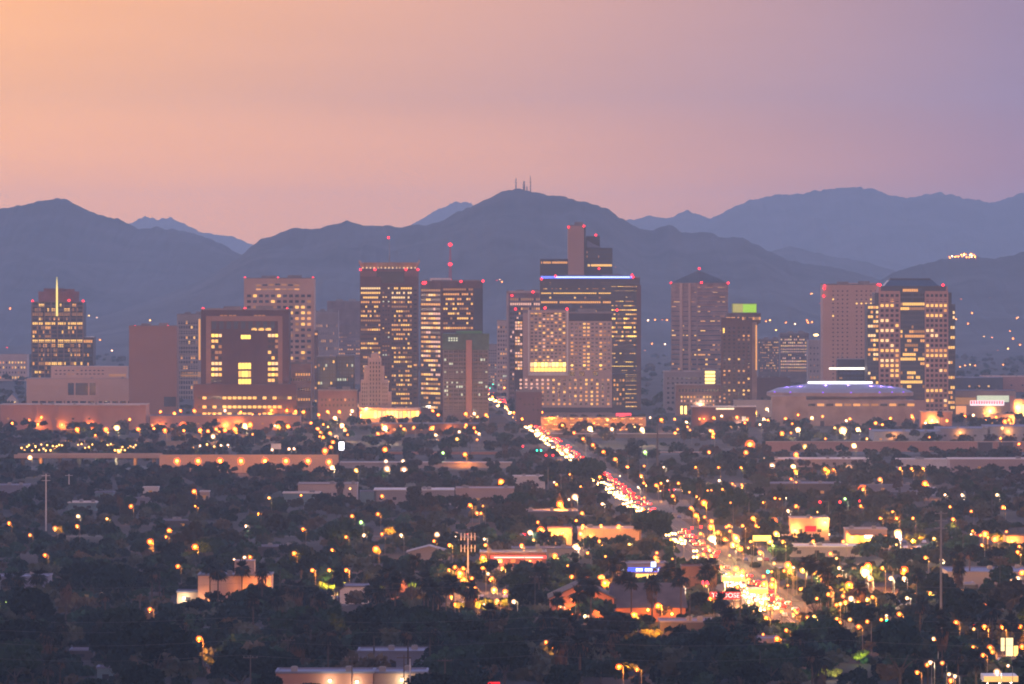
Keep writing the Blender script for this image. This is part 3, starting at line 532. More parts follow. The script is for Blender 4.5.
b = slab('glass_podium', 'dark glazed podium with white lit roof edge beside smooth tan slab', 838, 873, 360, 5050, 26, black, 'podium'); b.bands(b.X(838), b.X(873), 4, b.H, 9, .7, .3); b.part('lit_roof_edge', MB().box(b.X(829), b.X(866), -1.2, -.4, b.Z(369.5), b.Z(367.5)), emit('white_edge_light', (1, .85, .7), 2.6)); b.gpx(839, 872, 371, 398, 9, 6, .8, .5, rlit(.08, 'dw', 'b')); b.part('flagpole', MB().tube((b.X(842), 2, b.H), (b.X(842), 2, b.Z(353)), .3), steel); b.part('roof', MB().box(-b.W, b.W, 0, 26, b.H, b.H+.8), roofg); b.done(black)
# --- arena
b = B('arena', 'low wide arena with pale dome roof, white light ring and violet lamps', 'arena', 843, 4680, 'the domed arena', 405); Y = 4680; s_ = S(Y)
FOOT.append((b.ox-75, b.ox+75, 4675, 4800))
R = b.X(917); cyy = R*.75; N_ = 48
def ell(r, z): return [(r*math.cos(2*math.pi*i/N_), cyy+r*.75*math.sin(2*math.pi*i/N_), z) for i in range(N_)]
rings = [ell(R*.9, 0), ell(R*.9, b.Z(399)), ell(R*1.0, b.Z(396.5)), ell(R*1.0, b.Z(393))]; mb = MB()
def loft(mb, rings, mi=0):
    k = len(mb.v)
    for rg in rings: mb.v += rg
    for j in range(len(rings)-1):
        for i in range(N_): mb.f.append((k+j*N_+i, k+j*N_+(i+1) % N_, k+(j+1)*N_+(i+1) % N_, k+(j+1)*N_+i)); mb.m.append(mi)
loft(mb, rings); b.wall = mb; b.wall.box(b.X(800), b.X(914), -4, 14, 0, b.Z(400)); b.wall.box(b.X(772), b.X(806), -2, 14, 0, b.Z(396))
rf = MB(); loft(rf, [ell(R*1.0, b.Z(393)+.01), ell(R*.86, b.Z(389)), ell(R*.45, b.Z(384.5)), ell(R*.02, b.Z(383.6))]); b.part('dome_roof', rf, wallmat('pale_membrane_roof', (.30, .28, .33), .1, .05))
lr = MB(); q0 = [(R*.44*math.cos(2*math.pi*i/N_), cyy+R*.33*math.sin(2*math.pi*i/N_), b.Z(384.4)) for i in range(N_)]
loft(lr, [[(x, y, z) for x, y, z in q0], [(x, y, z+1.3) for x, y, z in q0], [(x*.97, (y-cyy)*.97+cyy, z+1.3) for x, y, z in q0]]); b.part('light_ring', lr, emit('ring_white', (.95, .93, 1), 3.2))
vm = emit('violet_lamp', (.35, .12, 1), 1.2)
for px in (776, 791, 823, 851, 880, 893, 905):
    o = b.part('violet_lamp', MB().ball((b.X(px), cyy-(R*1.0)*.75*math.sqrt(max(.02, 1-(b.X(px)/R)**2))-.3, b.Z(392.5)), .8, .6), vm)
    pl = bpy.data.lights.new('violet_light', 'POINT'); pl.energy = 2500; pl.color = (.35, .2, 1); pl.shadow_soft_size = .5; lo = link('violet_light', pl, b.root); lo.location = (b.X(px)*.8, cyy-R*.55*.75*math.sqrt(max(.02, 1-(b.X(px)/R)**2)), b.Z(385.5))
b.face((0, -4))
for x in range(808, 910, 9): b.wpx(x, x+7, 403.5, 406, random.choice('oodg'))
b.part('door', MB().box(b.X(820), b.X(824), -4.1, -3.9, 0, 4), dkgrey); b.done(wallmat('arena_stucco', (.33, .24, .21)))
# ------------------------------------------------------------------ low buildings
tealm = wallmat('teal_wall', (.14, .22, .25))
LK = 2.6
def lamp_light(parent, loc, col, power, r=.25):
    pl = bpy.data.lights.new('bulb', 'POINT'); pl.energy = power*LK; pl.color = col; pl.shadow_soft_size = r; o = link('bulb', pl, parent); o.location = loc; return o
OR = (1, .31, .045); WH = (1, .80, .5); AM = (1, .44, .09)
def low(name, label, x0, x1, yt, yb, wm, rm=None, dep=22, cat='building', phrase=None, win=None, gable=False, lights=(), clear=True, keys='ggggggd', gx=None):
    Y = GY(yb); b = B(name, label, cat, (x0+x1)/2, Y, phrase, (yt+yb)/2); W = b.X(x1); Hh = b.Z(yt); b.W, b.H = W, Hh; rm = rm or bluer
    FOOT.append((b.ox-W-4, b.ox+W+4, Y-5, Y+dep+5))
    if clear: CLEAR.append((x0, x1, yt, yb-.5*(yb-yt), Y))
    if gable:
        e = Hh*.62; b.wall.box(-W, W, 0, dep, 0, e); b.wall.poly([(-W, 0, e), (W, 0, e), (0, 0, Hh)]).poly([(-W, dep, e), (0, dep, Hh), (W, dep, e)])
        r = MB()
        for s in (-1, 1): r.hexa([(s*(W+.7), -.7, e-.35), (0, -.7, Hh+.05), (0, dep+.7, Hh+.05), (s*(W+.7), dep+.7, e-.35), (s*(W+.7), -.7, e), (0, -.7, Hh+.45), (0, dep+.7, Hh+.45), (s*(W+.7), dep+.7, e)])
        b.part('roof', r, rm)
    else:
        b.wall.box(-W, W, 0, dep, 0, Hh); r = MB().box(-W-.25, W+.25, -.25, .3, Hh+.003, Hh+.55).box(-W-.25, W+.25, dep-.3, dep+.25, Hh+.003, Hh+.55).box(-W-.25, -W+.3, .303, dep-.303, Hh+.003, Hh+.55).box(W-.3, W+.25, .303, dep-.303, Hh+.003, Hh+.55).box(-W+.303, W-.303, .303, dep-.303, Hh+.002, Hh+.1)
        b.part('roof', r, rm)
        if W > 6:
            for i in range(2+int(W/14)): xx = random.uniform(-W*.85, W*.8); yy = random.uniform(3, dep-5); b.part('air_unit', MB().box(xx, xx+1.8, yy, yy+1.8, Hh+.11, Hh+1.3).tube((xx+.9, yy+.9, Hh+1.3), (xx+.9, yy+.9, Hh+1.5), .7, .7, 8), steel)
    n = win if win is not None else max(1, int(W*2/6)); h0 = min(1.4, Hh*.35)
    for i in range(n):
        xx = -W+(i+.5)*2*W/n; b.win(xx, min(2.0, Hh*.5) if Hh < 7 else Hh*.45, min(1.8, W/n), h0, random.choice(keys))
    if Hh > 2.6: b.part('door', MB().box(W*.3, W*.3+1.2, -.08, .05, 0, 2.2), dkgrey)
    for (lx, ly, col, pw) in lights:
        o = b.part('wall_lamp', MB().box(b.X(lx)-.3, b.X(lx)+.3, -1.2, -.02, b.Z(ly)-.1, b.Z(ly)+.25), emit('wall_lamp_%s' % ('amber' if col[2] < .2 else 'white'), col, 18)); lamp_light(b.root, (b.X(lx), -2.2, b.Z(ly)-.3), col, pw)
    b.low = True; return b
ag = MB
# beige hall by the mast-topped tower
b = low('convention_hall', 'wide beige hall with three dark openings below the mast-topped tower', 27, 137, 379, 413, tan, pale, 40, 'hall', 'the beige hall', 0, clear=False)
hall = wallmat('hall_beige', (.60, .42, .33), .08, .04)
for (x0, x1) in ((68, 74), (75.5, 88), (89.5, 95.5)): b.wpx(x0, x1, 383, 395, 'b')
for (x0, x1) in ((30, 64), (99, 128)):
    for y in (384, 388, 392, 396): b.wall.box(b.X(x0), b.X(x1), -.35, -.002, b.Z(y+2.2), b.Z(y))
for x in (27.7, 66, 97.5, 131, 136): b.wall.box(b.X(x)-.9, b.X(x)+.9, -.8, -.004, 0, b.H)
for x in range(32, 134, 8): b.wpx(x, x+6, 401, 405, 'g')
b.wall.box(b.X(50), b.X(126), 12, 34, b.H+.2, b.Z(366.5)); b.face((0, 12)); b.gpx(108, 125, 374, 377, 8, 1, .8, .8, lambda r, c: 'd'); b.gpx(53, 104, 369, 376, 12, 2, .5, .3, rlit(.1, 'd', 'g')); b.done(hall)
b = low('brick_hall', 'long salmon brick hall with amber street lights on its wall', 0, 146, 405, 430, salmon, pale, 40, 'hall', 'the salmon brick hall', 9, lights=((38, 424, OR, 1800), (62, 425, OR, 1500), (90, 425, OR, 1200), (128, 423, OR, 1800)), clear=False)
b.wall.box(b.X(100), b.X(146), -3, -.003, 0, b.Z(409)); b.part('roof_edge', MB().box(b.X(55), b.X(140), -.9, -.26, b.H-.6, b.H+.3), pale)
for x in (13, 36, 58, 80): b.wall.box(b.X(x)-1.1, b.X(x)+1.1, -.9, -.002, 0, b.H)
b.done(salmon)
b = low('white_block', 'low pale block with dotted lights at the left edge', -14, 27, 355, 381, white, pale, 30, 'building', None, 0, clear=False); b.gpx(-10, 26, 360, 380, 12, 4, .4, .4, rlit(.35, 'wdo', 'g')); b.done(pale)
b = low('white_house', 'small white house with lit eaves below the low pale block', 7, 17, 394, 409, white, bluer, 16, 'house', None, 2, True, keys='pw', clear=False); b.done(white)
b = low('brick_terrace', 'low dark terrace under the maroon framed tower with lit shopfronts', 150, 300, 416, 430, maroon, bluer, 26, 'building', None, 14, keys='ddog', lights=((160, 426, OR, 1200), (225, 425, OR, 2600), (238, 424, OR, 2600), (280, 427, OR, 1500)), clear=False); b.done(salmon)
b = low('market_hall', 'single-storey market with brilliantly lit front below the stepped old tower', 360, 420, 408.5, 423.5, cream, pale, 20, 'building', 'the bright market', 0, keys='Y', lights=((366, 409, AM, 5000), (392, 409, AM, 6000), (412, 409, AM, 6000)), clear=False)
for i in range(14): b.wpx(361+i*4.2, 364.4+i*4.2, 411, 418, random.choice('YyYp'))
b.part('canopy', MB().box(b.X(382), b.X(418), -4, -.05, b.Z(409.6), b.Z(408.6)), white)
for x in (383, 400, 417): b.part('canopy_post', MB().tube((b.X(x), -3.8, 0), (b.X(x), -3.8, b.Z(409.6)), .15), steel)
b.done(cream)
b = low('shop_row', 'shop row with grey roof between bright market and the avenue', 372, 480, 424, 434, grey, bluer, 24, 'building', None, 12, keys='dgoo', lights=((386, 430, OR, 3000), (450, 430, OR, 2500)), clear=False); b.done(brown)
# parking garage with amber decks
Y = 4560; b = B('parking_garage', 'open parking deck glowing amber inside, below the pale hotel', 'parking garage', 592, Y, 'the amber parking deck', 424); FOOT.append((b.ox-50, b.ox+50, 4555, 4600))
x0, x1 = b.X(541), b.X(646); zt = b.Z(418)
for z in (0.1, zt*.5, zt): b.wall.box(x0, x1, 0, 30, z-.35, z)
for z in (zt*.5, zt): b.wall.box(x0, x1, -.2, .05, z-.3, z+.9)
b.wall.box(x0, x1, 29, 29.4, 0, zt-.36)
for i in range(16): b.part('column', MB().box(x0+i*(x1-x0-.8)/15, x0+.8+i*(x1-x0-.8)/15, .3, 1.1, .11, zt-.36), pale)
lm = emit('deck_lamp', (1, .45, .08), 7)
for z in (zt*.5-.6, zt-.6):
    for i in range(12): xx = x0+4+i*(x1-x0-8)/11; b.part('deck_lamp', MB().box(xx-1.5, xx+1.5, 3, 3.6, z, z+.15), lm)
    for i in range(6): lamp_light(b.root, (x0+8+i*(x1-x0-16)/5, 8, z-.3), OR, 5200, .4)
b.done(cream)
# right-hand brick offices with lit windows
b = low('office_block', 'grey office block with one stack of brilliant yellow windows', 664, 731, 372, 413, grey, pale, 34, 'office block', None, 0, clear=False)
b.gpx(666, 730, 376, 405, 14, 6, .5, .45, rlit(.08, 'wd', 'g', seed=91))
for y in (370.5, 374, 377.5, 381): b.wpx(705, 715, y+.6, y+3, 'Y')
b.wall.box(b.X(702), b.X(719), -1, -.003, 0, b.Z(368.5)); b.wins = [w_ if w_[6] != 'Y' else w_[:7]+(1.0,) for w_ in b.wins]; b.done(grey)
b = low('brick_office', 'old brick office with a row of small lit windows and arched base', 676, 733, 385, 416, brown, pale, 30, 'office block', 'the old brick office', 0, lights=((700, 405, WH, 2500),), clear=False)
b.gpx(678, 731, 388.5, 392, 16, 1, .6, .8, lambda r, c: 'g'); b.gpx(680, 728, 395, 407, 15, 3, .42, .5, lambda r, c: random.choice('wkog') if r < 2 else random.choice('ogg'))
for x in (680.5, 684.5): b.wpx(x, x+2.2, 406, 414, 'Y')
b.bands(b.X(676), b.X(733), b.Z(393.3), b.Z(386), 1, .5, .5); b.done(wallmat('old_brick', (.27, .15, .12)))
b = low('shop_hall', 'low brown hall with pale roof beside the old brick office', 692, 756, 407, 427, brown, white, 26, 'building', None, 4, keys='gdg', lights=((704, 419, OR, 2500), (739, 424, WH, 2000)), clear=False)
b.part('awning', MB().box(b.X(716), b.X(734), -3, -.05, b.Z(409.5), b.Z(408)), emit('lit_fascia', (1, .8, .5), 1.6)); b.part('pale_door', MB().box(b.X(742), b.X(746), -.2, .02, 0, 8), white); b.done(maroon)
b = low('boxy_hall', 'windowless maroon hall between round-topped hotel and arena', 738, 790, 378, 409, maroon, brown, 36, 'building', None, 0, clear=False); b.piers(b.X(738), b.X(790), 0, b.H, 7, .8, .4); b.gpx(742, 788, 396, 406, 8, 2, .35, .4, rlit(.2, 'od', 'g')); b.done(brown)
b = low('parking_lot_wall', 'long low wall block with white floodlights right of old brick office', 734, 772, 401, 417, grey, pale, 18, 'building', None, 3, clear=False); b.done(pale)
# right-hand convention cluster
b = low('exhibition_hall', 'dark-roofed exhibition hall with glowing red and white sign row', 926, 1016, 391, 418, grey, bluer, 40, 'hall', 'the exhibition hall', 0, lights=((935, 399, AM, 3500), (990, 411, AM, 4500)), clear=False)
b.wpx(934, 976, 397.5, 404.5, 'd'); b.wpx(977, 1009, 395.5, 402, 'c')
sb = b.part('sign_board', MB().box(b.X(970), b.X(1004), -.5, -.1, b.Z(405.5), b.Z(400.5)), emit('sign_white', (1, .80, .86), 1.5))
for i in range(13): x = 970.8+i*2.55; MB().box(b.X(x), b.X(x+1.5), -.7, -.52, b.Z(404), b.Z(401)).obj('sign_letter', emit('letter_red', (.9, .04, .06), 1.4), sb)
b.part('lit_panel', MB().box(b.X(956), b.X(966), -2.2, -.12, b.Z(414), b.Z(406)), emit('amber_panel', (1, .38, .14), 1.1)); b.done(grey)
b = low('glass_foyer', 'brilliantly lit glass corner at the right edge', 1013, 1040, 400, 419, white, pale, 24, 'building', None, 0, lights=((1018, 407, AM, 7000),), clear=False)
for x in (1017, 1022, 1027, 1032): b.wpx(x, x+4.4, 405, 416, 'Y')
b.wall.box(b.X(1010), b.X(1014), -2, -.003, 0, b.H+3); b.done(rose)
b = low('stadium_roof', 'long tan roofed shed far right above exhibition hall', 984, 1050, 377, 392, tan, tan, 60, 'building', None, 6, clear=False); b.done(salmon)
b = low('dark_shed', 'broad dark blue shed right of the pink-piered tower', 955, 1003, 378, 393, dkgrey, bluer, 60, 'building', None, 5, keys='gow', clear=False); b.done(dkgrey)
b = low('tan_shop', 'tan block house in front of exhibition hall, lit on one side', 984, 1014, 415, 427, cream, pale, 22, 'building', None, 4, lights=((1012, 420, OR, 4000), (986, 420, AM, 3500)), clear=False); b.done(cream)
b = low('shop_pavilion', 'brick pavilion with glowing doorway right of domed arena', 921, 952, 412, 428, salmon, pale, 22, 'building', None, 3, keys='pw', lights=((932, 420, AM, 5000),), clear=False); b.wpx(929, 936, 421, 425, 'Y'); b.done(salmon)
for (x0, x1, yt, yb, lb) in ((940, 990, 429, 441, 'blue-roofed warehouse with higher bay right of domed arena'), (988, 1040, 427, 441, 'tall blue-roofed warehouse at the right edge'), (874, 941, 432, 442, 'lower blue-roofed warehouse in front of the domed arena')):
    b = low('warehouse', lb, x0, x1, yt, yb, bluer, bluer, 60, 'warehouse', None, 5, clear=False, lights=((x0+20, yt+4, OR, 1500),)); b.done(wallmat('warehouse_blue', (.20, .21, .28)))
# barriers and retaining walls of the freeway
def longwall(label, x0, x1, yt, Y, th, mt, cap=None, phrase=None, pil=24, clear=True):
    a, c = PX(x0, Y), PX(x1, Y); h = PZ(yt, Y); r = empty('freeway_wall', ((a+c)/2, Y, 0)); tag(r, label, 'wall'); W = (c-a)/2
    mb = MB().box(-W, W, 0, th, 0, h)
    n = max(2, int(2*W/pil))
    for i in range(n+1): x = -W+2*W*i/n; mb.box(x-.3, x+.3, -.25, -.003, 0, h)
    mb.obj('panel', mt, r); MB().box(-W-.1, W+.1, -.4, th+.2, h+.002, h+.45).obj('coping', cap or conc, r)
    FOOT.append((a-3, c+3, Y-5, Y+th+5)); LAND.append(((x0+x1)/2, yt+5, phrase)) if phrase else None
    if clear: CLEAR.append((x0, x1, yt, yt+8, Y))
    return r
longwall('long cream retaining wall lit by four pairs of amber lamps', 160, 338, 455.5, 3560, 3, cream, cream, 'the cream retaining wall')
longwall('pale low concrete wall right of the cream retaining wall', 340, 512, 463, 3650, 14, grey, pale, 'the pale concrete wall')
longwall('pinkish freeway wall with two dark openings in front of blue warehouses', 766, 1060, 442, 3990, 4, wallmat('pink_wall', (.36, .22, .19), .12, .04), cream, 'the pinkish freeway wall')
longwall('dark embankment wall with pale coping below the amber parking deck', 545, 706, 434, 4330, 5, wallmat('dark_block_wall', (.17, .125, .115)), pale, 'the dark embankment wall')
longwall('lower dark wall with pale coping, second below the amber parking deck', 592, 720, 452.5, 3960, 4, wallmat('dark_block_wall', (.1, .1, .1)), pale)
longwall('amber-lit barrier behind the pale concrete wall', 380, 500, 452.5, 3930, 1, salmon, salmon)
for x in (985, 1006):
    o = empty('wall_gate', (PX(x, 3990), 3989.2, 0)); later(o, 'dark gate in the freeway wall', 'gate', x, 449, 'dark gates in the pinkish freeway wall'); MB().box(-4.5, 4.5, -.1, .5, 0, 6).obj('leaf', dkgrey, o); MB().box(-5, -4.5, -.3, .6, 0, 6.5).box(4.5, 5, -.3, .6, 0, 6.5).box(-4.49, 4.49, -.3, .6, 6.01, 6.5).obj('frame', steel, o)
# viaduct
Y = 3585; a, c = PX(14, Y), PX(160, Y); zt = PZ(455.3, Y); v = empty('viaduct', ((a+c)/2, Y, 0)); tag(v, 'freeway bridge with slim deck and square piers left of cream wall', 'bridge'); W = (c-a)/2; LAND.append((85, 460, 'the freeway bridge')); CLEAR.append((14, 160, 455, 468, Y))
MB().box(-W, W, 0, 26, zt-1.7, zt-.6).obj('deck', cream, v); MB().box(-W, W, -.3, .1, zt-1.0, zt+.5).box(-W, W, 25.9, 26.3, zt-1.0, zt+.5).obj('parapet', cream, v)
for i in range(8):
    x = -W+4+i*(2*W-8)/7; MB().box(x-.7, x+.7, 6, 7.4, 0, zt-1.71).obj('pier', conc, v); MB().box(x-.7, x+.7, 18, 19.4, 0, zt-1.71).obj('pier', conc, v)
for px, col, pw in ((90, WH, 2500), (111, WH, 3500), (140, OR, 4000), (40, OR, 2500)): lamp_light(v, (PX(px, Y)-(a+c)/2, 3, zt-2.4), col, pw)
FOOT.append((a, c, 3570, 3620))
structure(MB().hexa([(-600, 3622, -.2), (PX(512, 3700), 3622, -.2), (PX(512, 3700), 3690, -.2), (-600, 3690, -.2), (-600, 3622, .02), (PX(512, 3700), 3622, .02), (PX(512, 3700), 3690, .02), (-600, 3690, .02)]).obj('freeway', asph)); FOOT.append((-600, PX(520, 3700), 3618, 3694))
structure(MB().box(AX(3955)+12, 900, 3925, 3986, -.2, .025).obj('freeway', asph)); FOOT.append((30, 900, 3920, 3990))
# mid-ground houses and sheds
for (nm, lb, x0, x1, yt, yb, wm, rm, dep, kw) in (
 ('shed', 'blue-grey flat-roofed shed at the left edge', -10, 27, 486, 502, bluer, bluer, 22, {}),
 ('house', 'pale-roofed house beside tall pylon pole', 68, 96, 503, 511, tealm, white, 16, {}),
 ('house', 'small teal house near second pylon pole', 95, 113, 493, 500, tealm, bluer, 14, {}),
 ('house', 'small white house under a far tree left of the beige boxy shop', 143, 158, 488, 495.5, white, white, 12, {}),
 ('house', 'low blue-roofed house below the small white house', 120, 151, 499, 505, bluer, bluer, 14, {}),
 ('house', 'tiny cream house alone above the dark orchard', 200, 209, 492, 500.5, cream, white, 10, {}),
 ('shop', 'beige boxy shop with roof vents in the mid-distance', 298, 357, 484.5, 502, pale, grey, 24, dict(phrase='the beige boxy shop')),
 ('house', 'pale flat house left of the beige boxy shop', 283, 320, 493.5, 505, tealm, white, 14, {}),
 ('house', 'small pale blue house right of the beige boxy shop', 360, 376, 492, 505, tealm, bluer, 14, {}),
 ('warehouse', 'long warehouse with pale roof edge right of the small blue house', 374, 456, 490.5, 505, grey, white, 28, dict(phrase='the long warehouse')),
 ('warehouse', 'plain pinkish warehouse with end wall lit by an amber lamp', 456, 514, 489, 508, pink, pink, 26, {}),
 ('shop', 'white block shop with painted front just left of the avenue', 513, 545, 477, 489, white, white, 18, {}),
 ('shed', 'pale blue roofed shed in dark trees at the lower left', -6, 48, 577.5, 594, bluer, bluer, 20, dict(phrase='the pale blue shed')),
 ('shop', 'pale yellow-lit shop annex left of tan hall', 177, 199, 592.5, 605, cream, bluer, 12, dict(lights=((184, 598, WH, 500),))),
 ('shop', 'flat white shop behind skirted palms', 340, 368, 587, 604, white, bluer, 16, {}),
 ('shop', 'small orange-lit wall shop between floodlit hedges', 391, 407, 582, 600, salmon, salmon, 14, dict(lights=((398, 578, OR, 1200),), win=0)),
 ('shed', 'blue-roofed shed deep in the dark trees near the bottom', 358, 428, 652.5, 672, bluer, bluer, 18, {}),
 ('shop', 'cream shop with blue roof edge at the bottom', 374, 427, 673.5, 705, cream, bluer, 16, dict(phrase='the cream shop at the bottom', lights=((402, 680, WH, 220),))),
 ('shop', 'brick and cream shop with blue roof edge at the bottom', 276, 373, 673.5, 706, salmon, bluer, 16, dict(lights=((330, 681, WH, 300), (357, 682, WH, 300)))),
 ('shed', 'tiny teal shed among dark trees at the lower left', 97, 114, 668.5, 684, tealm, bluer, 8, {}),
 ('house', 'low blue roof under dark pines at the lower left', 70, 93, 651, 660, dkgrey, bluer, 10, {}),
 ('tower_block', 'dark brown plain block left of the red shop sign', 682, 702.5, 567.5, 600, brown, brown, 16, dict(phrase='the dark brown block', win=2)),
 ('warehouse', 'beige warehouse with long roof below the headlight queue', 578, 641, 529.5, 544, cream, pale, 24, dict(phrase='the beige warehouse', lights=((590, 536, OR, 900),))),
 ('shop', 'amber-lit shop left of the beige warehouse', 548, 572, 529, 545, cream, salmon, 18, dict(lights=((563, 533, OR, 2600), (553, 535, OR, 1800)), keys='oo')),
 ('shop', 'tan corner shop with red sign right of the avenue', 791, 829, 519, 540, tan, pale, 20, dict(phrase='the tan corner shop', lights=((825, 522, AM, 2500), (795, 530, AM, 2000)))),
 ('house', 'amber-lit house at the right edge', 1006, 1040, 536, 548, cream, darkroof, 14, dict(lights=((1012, 541, OR, 2000),))),
 ('warehouse', 'long grey-blue roofed store right of the tall dark pole', 948, 1040, 573, 592, bluer, bluer, 40, dict(phrase='the long grey-blue store')),
 ('shed', 'low grey shed beside the long grey-blue store', 930, 975, 585, 597, dkgrey, bluer, 16, {}),
 ('house', 'white flat house in front of pinkish freeway wall', 898, 947, 460, 471, white, white, 22, dict(phrase='the white flat house')),
 ('warehouse', 'long pale-roofed warehouse right of the white flat house', 950, 1044, 459.5, 474, pink, white, 26, {}),
 ('warehouse', 'long low white roof with floodlights right of the avenue', 766, 871, 459.5, 467, grey, white, 30, {}),
 ('shed', 'wide dim shed below the white-roofed warehouse', 763, 842, 484, 496, dkgrey, bluer, 24, {}),
 ('house', 'broad low house with pale roof among dark trees', 862, 918, 486, 492, bluer, bluer, 16, {}),
 ('shed', 'grey-blue flat shed beside the lower avenue', 660, 713, 622.5, 640, dkgrey, bluer, 18, dict(phrase='the grey-blue flat shed')),
 ('shop', 'low purple-grey shop at the foot of the avenue', 738, 778, 640, 664, bluer, bluer, 14, dict(lights=((752, 652, (1, .3, .25), 500),))),
 ('warehouse', 'flat-roofed depot left of far avenue bend', 513, 578, 512, 523, dkgrey, bluer, 24, {}),
 ('house', 'low house with blue roof in the dark orchard', 160, 190, 521, 529, dkgrey, bluer, 12, {}),
 ('warehouse', 'long grey shed with pale roof right of the dark brown block', 790, 862, 547, 557, grey, white, 22, {}),
 ('house', 'pale flat house near the cell mast', 408, 450, 547, 560, grey, grey, 16, dict(gable=True)),
 ('shed', 'grey flat shed above the floodlit hedge', 258, 296, 547, 556, dkgrey, bluer, 14, {}),
 ('shop', 'long dim shop with blue roof behind red neon roof', 512, 575, 549, 560, grey, bluer, 16, {}),
):
    b = low(nm, lb, x0, x1, yt, yb, wm, rm, dep, nm if nm != 'tower_block' else 'building', clear=(x1-x0 > 8), **kw); b.done(wm)
# tan hall with square tower
b = low('community_hall', 'tan stucco hall with square tower, glowing orange at one end', 198, 271, 576, 606, cream, bluer, 20, 'hall', 'the tan hall', 2, lights=())
hm = wallmat('hall_stucco', (.52, .36, .29), .1, .1)
b.wall.box(b.X(234), b.X(254), 4, 12, b.H, b.Z(561.5)); b.part('tower_cap', MB().box(b.X(233.6), b.X(254.4), 3.8, 12.2, b.Z(561.5)+.003, b.Z(561)), pale); b.wall.box(b.X(209), b.X(217), -3, -.003, 0, b.Z(596)); b.part('porch_roof', MB().box(b.X(208.6), b.X(217.4), -3.3, 0, b.Z(596)+.002, b.Z(594.5)), bluer)
for q, c_, p_ in (((199, 601), WH, 180), ((206.5, 600), OR, 420), ((262, 590), OR, 700), ((245, 592), OR, 420), ((270, 588), OR, 800)):
    b.part('wall_lamp', MB().ball((b.X(q[0]), -2.5, b.Z(q[1])), .3), emit('hall_lamp_%s' % ('amber' if c_ is OR else 'white'), c_, 20)); lamp_light(b.root, (b.X(q[0]), -3.6, b.Z(q[1])+.2), c_, p_)
b.done(hm)
# big gabled building with dark roof
b = low('gabled_hall', 'rust-brown gabled hall with wide dark roof and lit yard', 550, 614, 584, 622, salmon, darkroof, 30, 'hall', 'the rust gabled hall', 3, True, lights=((586, 598, OR, 600), (570, 610, OR, 1000), (600, 612, OR, 700)), keys='go')
gb = wallmat('rust_stucco', (.30, .14, .10), .12)
b.wall.box(b.X(610), b.X(686), 2, 26, 0, b.Z(608)); b.part('long_roof', MB().hexa([(b.X(606), .5, b.Z(608)+.01), (b.X(688), .5, b.Z(608)+.01), (b.X(688), 27, b.Z(608)+.01), (b.X(606), 27, b.Z(608)+.01), (b.X(612), 13, b.Z(585)), (b.X(684), 13, b.Z(585)), (b.X(684), 15, b.Z(585)), (b.X(612), 15, b.Z(585))]), darkroof)
for q in ((612, 615), (648, 610), (672, 614)): b.part('wall_lamp', MB().ball((b.X(q[0]), .5, b.Z(q[1])), .35), emit('hall_lamp_amber', OR, 20)); lamp_light(b.root, (b.X(q[0]), -1.5, b.Z(q[1])), OR, 900)
CLEAR.append((606, 686, 586, 612, GY(622))); b.done(gb)
# blue-signed store
b = low('store', 'store with blue lit sign band over glowing amber shopfront', 616, 666, 564.5, 584, grey, bluer, 20, 'shop', 'the blue-signed store', 0, lights=((622, 577, OR, 1200), (664, 577, OR, 1200)))
b.part('sign_band', MB().box(b.X(621), b.X(662), -.7, -.05, b.Z(571.8), b.Z(567.5)), emit('sign_band_blue', (.05, .12, 1), 1.5))
wl = emit('sign_letter_white', (.75, .85, 1), 3.5)
for (x0, x1) in ((622, 624.4), (625, 627), (636, 638.2), (638.8, 640.8), (641.2, 642.4), (645, 647), (647.6, 649.6), (650.2, 652), (652.8, 653.6), (655, 656.4), (657.2, 658.6), (659.4, 660.6)): b.part('sign_letter', MB().box(b.X(x0), b.X(x1), -.9, -.72, b.Z(571), b.Z(568.4)), wl)
for i in range(9): b.wpx(631+i*3.1, 633.8+i*3.1, 574, 578, random.choice('YyY'))
b.wpx(617, 620, 573, 577, 'y'); b.done(grey)
# red neon roof store
b = low('drive_in', 'drive-in with glowing red neon roof edge', 480, 546, 553, 566, brown, bluer, 18, 'shop', 'the red neon roof', 5, keys='dgoy', lights=((500, 561, (1, .25, .15), 700), (530, 561, (1, .25, .15), 700)))
b.part('neon_edge', MB().box(b.X(491), b.X(546), -.9, -.3, b.Z(558.5), b.Z(555.5)), emit('neon_red', (1, .06, .05), 2.6)); b.part('neon_tube', MB().box(b.X(494), b.X(543), -1.1, -.92, b.Z(557.8), b.Z(556.8)), emit('neon_pink', (1, .35, .3), 4)); b.done(brown)
# red sign on tan corner shop, canopy diner
b = low('diner', 'diner with pale sloped roof and long orange-lit canopy', 846, 887, 530, 546, cream, pale, 18, 'shop', 'the orange-lit diner', 4, keys='yo', lights=((852, 537, OR, 2600), (868, 538, OR, 2600), (882, 537, OR, 2600)))
b.part('canopy', MB().box(b.X(850), b.X(886), -4, -.1, b.Z(535.2), b.Z(533.6)), salmon); b.part('sign', MB().box(b.X(864), b.X(873), -4.4, -4.02, b.Z(537.4), b.Z(534.8)), emit('sign_cream', (1, .75, .6), 4)); b.done(cream)
